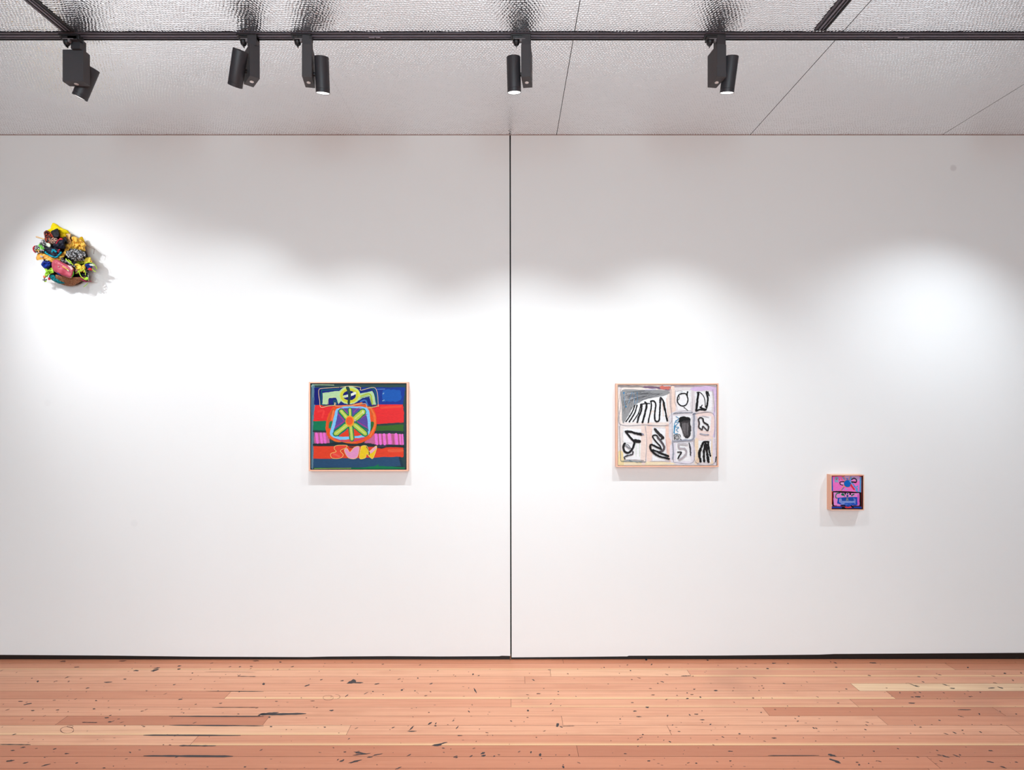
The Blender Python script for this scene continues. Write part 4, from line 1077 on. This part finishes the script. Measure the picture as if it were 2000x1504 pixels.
# ------------------------------------------------------------------ wall sculpture (assemblage of stuffed and knotted fabrics)
SX, SZ = (40 + 640 / 7.915 - 996) / F * 3.52, HC - (410 + 680 / 7.915 - 785) / F * 3.52
sculpt = empty('wall_sculpture', (SX, 0, SZ))
tag(sculpt, 'colourful sculpture of bunched yellow, orange, pink and black fabric scraps on the wall', 'sculpture')
def sp(zx, zy, d):
    """drawing units of the sculpture (u right, v down, d metres out from the wall) -> local point"""
    d = d * .86 if d > .012 else d
    Z = DW - d
    return Vector(((40 + zx / 7.915 - 996) / F * Z - SX, -d, HC - (410 + zy / 7.915 - 785) / F * Z - SZ))
def fabric(name, rgb, rough=0.75, kind=None, rgb2=None, scale=90, bump=0.003, bscale=170, spec=0.2, thin=0.0):
    m, nt, b = new_mat(name)
    tc = N(nt, 'ShaderNodeTexCoord')
    c1 = tuple(x * .8 for x in lin(rgb)); c2 = tuple(x * .8 for x in lin(rgb2 or rgb))
    mix = N(nt, 'ShaderNodeMix', _data_type='RGBA')
    mix.inputs[6].default_value = c1 + (1,); mix.inputs[7].default_value = c2 + (1,)
    if kind == 'spots':
        t = N(nt, 'ShaderNodeTexVoronoi', Scale=scale)
        nt.links.new(tc.outputs['Object'], t.inputs['Vector'])
        mr = N(nt, 'ShaderNodeMapRange'); mr.inputs['From Min'].default_value = .36; mr.inputs['From Max'].default_value = .44
        nt.links.new(t.outputs['Distance'], mr.inputs['Value']); nt.links.new(mr.outputs[0], mix.inputs[0])
    elif kind == 'marble':
        t = N(nt, 'ShaderNodeTexNoise', Scale=scale, Detail=3.0, Distortion=2.0)
        nt.links.new(tc.outputs['Object'], t.inputs['Vector'])
        mr = N(nt, 'ShaderNodeMapRange'); mr.inputs['From Min'].default_value = .54; mr.inputs['From Max'].default_value = .60
        nt.links.new(t.outputs['Fac'], mr.inputs['Value']); nt.links.new(mr.outputs[0], mix.inputs[0])
    elif kind == 'check':
        t = N(nt, 'ShaderNodeTexChecker', Scale=scale)
        nt.links.new(tc.outputs['Object'], t.inputs['Vector']); nt.links.new(t.outputs['Fac'], mix.inputs[0])
    else:
        t = N(nt, 'ShaderNodeTexNoise', Scale=scale, Detail=4.0)
        nt.links.new(tc.outputs['Object'], t.inputs['Vector'])
        mr = N(nt, 'ShaderNodeMapRange'); mr.inputs['From Min'].default_value = .35; mr.inputs['From Max'].default_value = .65
        nt.links.new(t.outputs['Fac'], mr.inputs['Value']); nt.links.new(mr.outputs[0], mix.inputs[0])
    nt.links.new(mix.outputs[2], b.inputs['Base Color'])
    b.inputs['Roughness'].default_value = rough; b.inputs['Specular IOR Level'].default_value = spec
    nb = N(nt, 'ShaderNodeTexNoise', Scale=bscale, Detail=4.0)
    nt.links.new(tc.outputs['Object'], nb.inputs['Vector'])
    bp = N(nt, 'ShaderNodeBump', Strength=.8, Distance=bump)
    nt.links.new(nb.outputs['Fac'], bp.inputs['Height']); nt.links.new(bp.outputs['Normal'], b.inputs['Normal'])
    return m
FR = random.Random(21)
def scrap(name, pts, mat, d0, d1, fold=0.006, nf=14.0, centre=None, rings=9, parent=None, dish=0.0, seed=0):
    """stuffed scrap of cloth: outline pts, back depth d0, front depth d1, crumpled by noise; dish > 0 hollows the middle"""
    P = catmull(pts, 0.2, True)
    n = len(P)
    cx = centre[0] if centre else sum(p[0] for p in P) / n
    cy = centre[1] if centre else sum(p[1] for p in P) / n
    vs, fs = [], []
    o = Vector((seed * 3.7, seed * 1.3, seed * 2.1))
    def fold_at(x, y):
        q = Vector((x * nf / 1000, y * nf / 1000, 0)) + o
        return noise.noise(q) + 0.5 * noise.noise(q * 2.3) - abs(noise.noise(q * 1.7)) * .8
    dm = (d0 + d1) / 2
    for r in range(rings):                          # front
        t = r / (rings - 1)
        for p in P:
            k = 1 - t
            x, y = cx + (p[0] - cx) * k, cy + (p[1] - cy) * k
            dome = math.sqrt(max(0, 1 - k ** 2.6))
            d = dm + (d1 - dm) * dome + fold * fold_at(x, y) * (0.35 + 0.65 * min(1, 3 * t))
            if dish: d -= dish * max(0, 1 - (k / .8) ** 2)
            jx = fold * 500 * noise.noise(Vector((x * .03, y * .03, 3.1)) + o)
            jy = fold * 500 * noise.noise(Vector((x * .03, y * .03, 9.1)) + o)
            vs.append(sp(x + jx, y + jy, max(d, 0.003)))
    for r in range(rings - 1):
        for k in range(n):
            a, b = r * n + k, r * n + (k + 1) % n
            fs.append((a, b, b + n, a + n))
    base = len(vs)
    for kk in (0.96, 0.80):                         # back
        for p in P: vs.append(sp(cx + (p[0] - cx) * kk, cy + (p[1] - cy) * kk, d0 if kk < .9 else (d0 + dm) / 2))
    for k in range(n):
        k2 = (k + 1) % n
        fs.append((k2, k, base + k, base + k2)); fs.append((base + k2, base + k, base + n + k, base + n + k2))
    fs.append(tuple(base + n + k for k in range(n)))
    o_ = link_mesh(name, vs, fs, mat, parent or sculpt, smooth=True)
    bm = bmesh.new(); bm.from_mesh(o_.data)
    bmesh.ops.remove_doubles(bm, verts=bm.verts, dist=0.00005)
    bmesh.ops.recalc_face_normals(bm, faces=bm.faces); bm.to_mesh(o_.data); bm.free()
    return o_
def threads(name, lines, mat, r=0.0016, parent=None, r2=None):
    m = MB()
    for ln in lines: m.tube([p for p in catmull([sp(*q) for q in ln], .2)], r, 6, r2=r2)
    return m.build(name, mat, parent or sculpt, smooth=True)
def pods(name, items, mat, parent=None):
    """many little stuffed pods: (x, y, d, rx, ry, angle) in drawing units"""
    m = MB()
    for (x, y, d, rx, ry, a) in items:
        bm = bmesh.new(); bmesh.ops.create_icosphere(bm, subdivisions=2, radius=1)
        k = 3.5 / F / 7.915
        M = Matrix.Translation(sp(x, y, d)) @ Matrix.Rotation(a, 4, 'Y') @ Matrix.Diagonal((rx * k, min(rx, ry) * k * .9, ry * k, 1))
        for v in bm.verts: v.co *= 1 + .12 * noise.noise(v.co * 2 + Vector((x, y, 0)) * .1)
        bmesh.ops.transform(bm, matrix=M, verts=bm.verts); m.bm(bm)
    return m.build(name, mat, parent or sculpt, smooth=True)

F_YEL = fabric('yellow_felt', (252, 236, 20), .85, None, (240, 205, 10), 60)
F_DYEL = fabric('mustard_felt', (225, 190, 15), .85, None, (200, 150, 10), 60)
F_PEACH = fabric('peach_cloth', (246, 205, 150), .7, None, (232, 170, 90), 40)
F_ORG = fabric('orange_organza', (255, 214, 96), .6, None, (255, 182, 58), 50, bump=.004, bscale=90, spec=.35)
F_ORG2 = fabric('orange_band', (255, 196, 84), .6, None, (240, 156, 48), 40, bump=.004, bscale=50, spec=.5)
F_SCALE = fabric('red_scale_print', (226, 78, 48), .5, 'spots', (24, 14, 14), 150)
F_SPOT = fabric('peach_spot_print', (246, 190, 160), .5, 'spots', (30, 20, 20), 170)
F_BLK = fabric('black_cloth', (34, 32, 36), .6, None, (20, 20, 26), 80)
F_NAVY = fabric('navy_cloth', (30, 32, 52), .55, None, (14, 14, 26), 60)
F_RED = fabric('red_ribbon', (196, 20, 40), .5, None, (220, 40, 60), 60)
F_BW = fabric('black_white_print', (22, 20, 22), .4, 'marble', (240, 238, 240), 90, spec=.6)
F_BWD = fabric('black_white_dots', (240, 236, 238), .5, 'spots', (16, 14, 16), 130)
F_TEAL = fabric('teal_cord', (0, 168, 192), .5, None, (0, 130, 160), 90)
F_DTEAL = fabric('dark_teal_mesh', (0, 126, 136), .6, 'spots', (0, 122, 130), 110, bump=.005, bscale=110)
F_PINK = fabric('pink_satin', (206, 92, 110), .45, None, (180, 66, 84), 30, bump=.002, bscale=40, spec=.5)
F_PINKL = fabric('pale_pink_patch', (232, 176, 176), .4, None, (240, 200, 196), 60)
F_BLUE = fabric('blue_cloth', (20, 58, 160), .6, None, (8, 26, 110), 80)
F_LIME = fabric('lime_ruffle', (206, 250, 100), .7, None, (170, 226, 60), 60)
F_LTHR = fabric('lime_thread', (200, 250, 70), .6)
F_PYEL = fabric('pale_yellow_petal', (244, 220, 90), .6, None, (226, 190, 50), 50)
F_TAN = fabric('tan_mesh', (206, 150, 110), .6, None, (170, 110, 76), 90)
F_WHT = fabric('white_scrap', (236, 240, 224), .6, None, (200, 214, 190), 70)
F_KNIT = fabric('pink_knit', (232, 196, 184), .8, 'spots', (150, 90, 80), 200)
F_OLIVE = fabric('olive_tuft', (170, 186, 50), .8, None, (110, 120, 30), 120)
F_MAG = fabric('magenta_strip', (170, 40, 90), .6)
F_STICK = fabric('pale_stick', (242, 214, 176), .6, None, (230, 180, 120), 40)
F_WIRE = fabric('bare_wire', (150, 134, 128), .4)

# core that holds everything to the wall
scrap('core', [(440, 420), (700, 380), (960, 560), (1060, 800), (1020, 1020), (800, 1110), (520, 1060), (400, 900), (340, 650)], F_BLK, 0.0005, 0.060, .006, seed=1)
scrap('yellow_felt', [(488, 212), (530, 206), (575, 228), (620, 270), (720, 312), (760, 362), (712, 380), (690, 442), (612, 410), (600, 360), (500, 380), (412, 326), (462, 282)], F_YEL, .045, .085, .014, 9, (590, 320), seed=2)
scrap('yellow_flap', [(600, 345), (660, 360), (712, 390), (690, 445), (640, 430), (590, 415)], F_DYEL, .075, .095, .006, seed=3)
scrap('peach_cloth', [(690, 368), (778, 362), (772, 440), (800, 520), (770, 545), (710, 540), (700, 450)], F_PEACH, .045, .080, .010, 14, seed=4)
scrap('gold_flap', [(905, 445), (950, 412), (985, 470), (1000, 520), (960, 500)], F_DYEL, .030, .042, .003, seed=5)
scrap('orange_organza', [(745, 545), (800, 480), (790, 420), (850, 412), (935, 455), (985, 505), (1020, 552), (992, 580), (1000, 640), (900, 625), (800, 605), (735, 610)], F_ORG, .045, .098, .020, 26, (870, 530), rings=14, seed=6)
scrap('orange_knot', [(690, 530), (740, 525), (780, 560), (760, 610), (700, 690), (650, 760), (590, 790), (570, 740), (640, 680), (690, 610)], F_ORG, .065, .102, .020, 26, seed=7)
scrap('orange_band', [(262, 680), (300, 656), (400, 686), (500, 728), (600, 745), (640, 780), (560, 800), (500, 826), (440, 790), (340, 762), (252, 780), (248, 715)], F_ORG2, .050, .090, .014, 18, rings=10, seed=8)
pods('button', [(328, 722, .093, 28, 15, .5)], fabric('silver_bead', (190, 190, 200), .3))
scrap('red_scale_cup', [(360, 350), (382, 322), (412, 316), (452, 340), (500, 385), (540, 430), (560, 480), (520, 515), (465, 525), (385, 490), (372, 420)], F_SCALE, .070, .118, .008, 18, dish=.018, seed=9)
scrap('spotted_cloth', [(440, 440), (520, 425), (575, 440), (580, 500), (520, 530), (460, 520)], F_SPOT, .095, .122, .006, seed=10)
scrap('black_pocket', [(470, 335), (520, 305), (574, 286), (592, 330), (606, 392), (588, 432), (520, 430), (488, 385)], F_BLK, .085, .132, .004, dish=.010, seed=11)
nd = scrap('navy_dome', [(500, 552), (540, 490), (580, 455), (650, 440), (700, 470), (690, 520), (698, 596), (630, 604), (560, 596)], F_NAVY, .085, .145, .008, 14, seed=12)
scrap('black_ear', [(660, 440), (692, 412), (722, 450), (728, 526), (700, 500)], F_BLK, .090, .120, .002, seed=13)
threads('red_stripe', [[(542, 548, .132), (565, 500, .142), (590, 466, .140), (640, 450, .135)]], F_RED, .0030, nd)
scrap('red_scrap', [(598, 440), (640, 436), (655, 462), (610, 464)], F_RED, .125, .142, .002, seed=14, parent=nd)
# navy bowl edged with teal cord
nb_ = scrap('navy_bowl', [(356, 600), (400, 575), (440, 560), (500, 580), (560, 585), (620, 610), (648, 655), (620, 700), (545, 735), (440, 708), (384, 655)], F_NAVY, .070, .122, .010, 16, dish=.012, seed=15)
for seg in ([(384, 646), (400, 672), (430, 690)], [(436, 696), (480, 716), (520, 726)], [(530, 734), (560, 730), (580, 712)], [(586, 704), (612, 680), (636, 652)]):
    threads('teal_cord', [[(x, y, .118) for x, y in seg]], F_TEAL, .0052, nb_)
pods('teal_knot', [(500 + FR.uniform(-20, 50), 638 + FR.uniform(-18, 22), .128, 16, 11, FR.uniform(0, 3)) for _ in range(9)], F_TEAL, nb_)
threads('red_loop', [[(578, 655, .136), (585, 625, .142), (612, 608, .140)]], F_RED, .0022, nb_)
# black and white bundle at left with threads
pods('black_white_bundle', [(FR.uniform(295, 400), FR.uniform(470, 590), FR.uniform(.07, .10), FR.uniform(14, 28), FR.uniform(10, 16), FR.uniform(0, 3)) for _ in range(34)], F_BW)
scrap('white_scrap', [(395, 520), (440, 512), (470, 545), (460, 580), (420, 570)], F_WHT, .095, .118, .006, seed=16)
scrap('dotted_puff', [(198, 590), (228, 556), (280, 552), (300, 600), (285, 655), (230, 660), (208, 630)], F_BWD, .065, .105, .006, seed=17)
threads('red_rim', [[(226, 556, .092), (200, 590, .094), (208, 632, .094), (236, 660, .092)]], F_RED, .0042)
scrap('spotted_flap', [(300, 600), (380, 600), (385, 650), (340, 665), (290, 650)], F_BWD, .065, .100, .006, seed=18)
pods('orange_tuft', [(236 + FR.uniform(0, 55), 615 + FR.uniform(0, 35), .104, 10, 7, FR.uniform(0, 3)) for _ in range(6)], F_ORG2)
threads('green_thread', [[(276, 545, .105), (310, 580, .112), (352, 612, .108)], [(290, 525, .104), (300, 560, .112), (330, 575, .110)], [(270, 612, .106), (310, 606, .115), (352, 600, .110)], [(318, 540, .105), (340, 580, .112), (372, 600, .108)]], fabric('green_thread', (130, 230, 90), .6), .0022)
threads('stick', [[(246, 416, .070), (310, 436, .078), (372, 452, .085)]], F_STICK, .0046)
# glossy black and white cluster
cl_ = []
for _ in range(120):
    a_, r_ = FR.uniform(0, 6.283), math.sqrt(FR.random())
    cl_.append((852 + 150 * r_ * math.cos(a_), 700 + 82 * r_ * math.sin(a_) + .12 * 150 * r_ * math.cos(a_), .128 - .03 * r_ * r_ + FR.uniform(-.006, .006), FR.uniform(18, 32), FR.uniform(12, 18), FR.uniform(.6, 2.4)))
pods('black_white_cluster', cl_, F_BW)
scrap('dark_cluster_base', [(700, 640), (760, 608), (880, 612), (980, 645), (1012, 700), (950, 750), (890, 800), (800, 770), (730, 720)], F_BLK, .060, .100, .014, 24, seed=19)
pods('black_white_tail', [(640 + 19 * k + FR.uniform(-10, 10), 770 + 10 * k + FR.uniform(-30, 30), FR.uniform(.085, .115), FR.uniform(18, 30), FR.uniform(10, 15), FR.uniform(0, 1.2)) for k in range(11) for _ in (0, 1)], F_BW)
threads('pale_thread', [[(700, 755, .118), (730, 790, .124), (775, 820, .122), (815, 848, .118)], [(742, 770, .118), (790, 812, .122)]], F_LTHR, .0024)
# pink satin oval; its white highlight and specks are modelled as small pale pieces
po = scrap('pink_oval', [(482, 860), (492, 800), (540, 768), (600, 782), (690, 830), (760, 860), (820, 896), (822, 960), (790, 1045), (740, 1050), (660, 1020), (580, 985), (505, 935)], F_PINK, .090, .150, .006, 8, seed=20, rings=12)
scrap('pale_patch', [(712, 868), (760, 862), (812, 905), (790, 935), (740, 920)], F_PINKL, .134, .142, .001, seed=22, parent=po)
threads('yellow_stitch', [[(650, 872, .150), (690, 900, .153), (742, 932, .150)]], F_PYEL, .0026, po)
for it_ in [(735, 938, .150, 22, 7, .5), (545, 818, .140, 8, 7, 0), (594, 818, .144, 10, 5, .4), (588, 878, .150, 7, 7, 0), (775, 1042, .125, 14, 8, 0)]: pods('white_fleck', [it_], F_WHT, po)
threads('green_edge', [[(818, 950, .126), (818, 1000, .126), (780, 1050, .120)]], fabric('green_cord', (90, 180, 50), .6), .0024, po)
scrap('blue_patch', [(560, 960), (600, 985), (620, 1010), (585, 1000)], F_BLUE, .120, .138, .001, seed=23, parent=po)
# left lower pieces
scrap('blue_puff', [(318, 848), (352, 792), (410, 800), (466, 798), (472, 860), (430, 896), (384, 908)], F_BLUE, .060, .100, .010, 20, seed=24)
pods('white_tag', [(398, 775, .092, 7, 16, 0), (420, 780, .092, 6, 14, .1)], F_WHT)
scrap('lime_ruffle', [(372, 905), (430, 925), (480, 890), (512, 905), (525, 965), (470, 985), (430, 1010), (405, 1042), (372, 1000), (390, 950)], F_LIME, .055, .095, .022, 30, rings=12, seed=25)
scrap('teal_mesh_scrap', [(436, 1022), (482, 1000), (530, 1015), (560, 1055), (620, 1105), (690, 1132), (600, 1140), (510, 1100), (470, 1068)], F_DTEAL, .050, .085, .012, 24, rings=10, seed=26)
pods('mesh_hole', [(475, 1035, .082, 8, 6, 0), (500, 1050, .085, 8, 6, 0), (530, 1075, .085, 8, 6, 0), (490, 1068, .083, 7, 5, 0), (560, 1095, .083, 8, 5, 0)], F_BLK)  # dark holes of the teal mesh, drawn as black beads
scrap('orange_scrap', [(348, 1020), (385, 1018), (395, 1045), (365, 1055)], fabric('coral_scrap', (244, 140, 96)), .050, .072, .004, seed=27)
pods('dotted_dangle', [(352 + FR.uniform(0, 55), 1050 + FR.uniform(0, 50), .06, 13, 10, FR.uniform(0, 3)) for _ in range(9)], F_BW)
scrap('lime_dangle', [(362, 1090), (400, 1086), (402, 1110), (370, 1112)], F_LIME, .050, .064, .003, seed=28)
scrap('red_dangle', [(430, 1045), (462, 1040), (468, 1075), (430, 1082)], F_RED, .050, .070, .003, seed=29)
# open mesh basket along the bottom
mb = MB()
cols_, rows_ = 21, 8
def bpt(i, j):
    t, q = i / cols_, j / rows_
    x = 545 + 455 * t
    y = 1005 + 40 * math.sin(t * 2.2) * 1 + q * (60 + 75 * math.sin(math.pi * min(1, t * 1.05 + .12)) ** .8)
    return sp(x, y, .100 - .055 * q ** 1.6 - .012 * abs(t - .5))
for i in range(cols_ + 1): mb.tube([bpt(i, j) for j in range(rows_ + 1)], .0017, 5)
for j in range(rows_ + 1): mb.tube([bpt(i, j) for i in range(cols_ + 1)], .0017, 5)
bk = mb.build('mesh_basket', F_TAN, sculpt, smooth=True)
vs = [bpt(i, j) + Vector((0, .006, .002)) for j in range(rows_ + 1) for i in range(cols_ + 1)]
vb = [v + Vector((0, .020, .004)) for v in vs]
W_ = cols_ + 1; nn_ = len(vs)
fs = [(j * W_ + i, j * W_ + i + 1, (j + 1) * W_ + i + 1, (j + 1) * W_ + i) for j in range(rows_) for i in range(cols_)]
fs += [tuple(nn_ + k for k in reversed(f)) for f in fs[:]]
bnd = [i for i in range(W_)] + [j * W_ + cols_ for j in range(1, rows_ + 1)] + [rows_ * W_ + i for i in range(cols_ - 1, -1, -1)] + [j * W_ for j in range(rows_ - 1, 0, -1)]
for k in range(len(bnd)):
    a, b2 = bnd[k], bnd[(k + 1) % len(bnd)]
    fs.append((a, nn_ + a, nn_ + b2, b2))
link_mesh('basket_lining', vs + vb, fs, fabric('black_lining', (22, 16, 14), .8), bk)
# right side petals, tufts and threads
scrap('olive_tuft', [(860, 800), (920, 760), (985, 770), (985, 830), (910, 840)], F_OLIVE, .050, .090, .014, 40, rings=10, seed=30)
scrap('yellow_petal', [(975, 822), (1000, 750), (1045, 732), (1086, 740), (1090, 800), (1040, 832)], F_PYEL, .060, .100, .008, dish=.010, seed=31)
scrap('yellow_petal', [(830, 850), (880, 828), (925, 850), (950, 880), (915, 925), (860, 915)], F_PYEL, .080, .118, .008, dish=.008, seed=32)
scrap('yellow_petal', [(930, 880), (985, 850), (1010, 890), (975, 950), (900, 960), (890, 930)], F_PYEL, .075, .110, .014, 30, seed=33)
pods('orange_tuft', [(FR.uniform(930, 990), FR.uniform(890, 960), .112, 12, 8, FR.uniform(0, 3)) for _ in range(9)], F_ORG2)
pods('peach_tip', [(1098, 798, .085, 12, 16, .2)], F_ORG2)
scrap('navy_tassel', [(985, 850), (1040, 825), (1105, 830), (1130, 870), (1090, 895), (1030, 900)], F_BLUE, .065, .098, .010, 24, seed=34)
scrap('white_tassel', [(1065, 840), (1110, 832), (1150, 850), (1140, 872), (1080, 865)], F_WHT, .090, .108, .004, seed=35)
scrap('red_tassel', [(1035, 925), (1065, 892), (1100, 905), (1112, 938), (1070, 935)], F_RED, .080, .098, .003, seed=36)
scrap('pink_knit', [(838, 930), (870, 910), (905, 945), (900, 990), (862, 985)], F_KNIT, .075, .105, .010, 30, seed=37)
pods('mixed_tuft', [(FR.uniform(985, 1060), FR.uniform(905, 985), FR.uniform(.07, .095), FR.uniform(9, 16), FR.uniform(7, 11), FR.uniform(0, 3)) for _ in range(14)], F_BW)
scrap('navy_corner', [(905, 1000), (960, 985), (1030, 1000), (1050, 1060), (1010, 1110), (955, 1080)], F_NAVY, .050, .085, .010, 24, seed=38)
scrap('lime_tuft', [(980, 1050), (1020, 1035), (1052, 1055), (1030, 1085), (990, 1085)], F_LIME, .075, .095, .010, 40, seed=39)
threads('magenta_strip', [[(905, 1040, .088), (950, 1075, .090), (1018, 1110, .080)]], F_MAG, .0036)
threads('white_rod', [[(1045, 975, .070), (1046, 1040, .070), (1052, 1100, .066)]], F_WHT, .0022)
threads('lime_thread', [[(985, 845, .104), (1020, 815, .112), (1080, 812, .114), (1135, 838, .104), (1168, 880, .092), (1180, 918, .085)],
                        [(905, 945, .112), (925, 1010, .118), (960, 1050, .112), (1010, 1080, .104), (1045, 1060, .095)],
                        [(970, 900, .114), (1000, 960, .116), (1005, 1010, .104)],
                        [(880, 950, .112), (930, 945, .120), (975, 925, .118)],
                        [(1110, 915, .090), (1140, 945, .086), (1165, 955, .080)],
                        [(850, 985, .104), (890, 965, .112), (930, 930, .118)]], F_LTHR, .0021)
threads('hanging_thread', [[(1040, 1132, .050), (1015, 1160, .052), (976, 1190, .052)]], F_LTHR, .0022)
threads('twig', [[(1020, 1108, .060), (1060, 1104, .060), (1100, 1102, .058)]], F_MAG, .0018)
threads('bent_wire', [[(1000, 538, .060), (1070, 572, .062), (1140, 606, .062)], [(1140, 604, .062), (1136, 640, .060), (1130, 682, .058)], [(1062, 545, .060), (1066, 572, .062)]], F_WIRE, .0020)
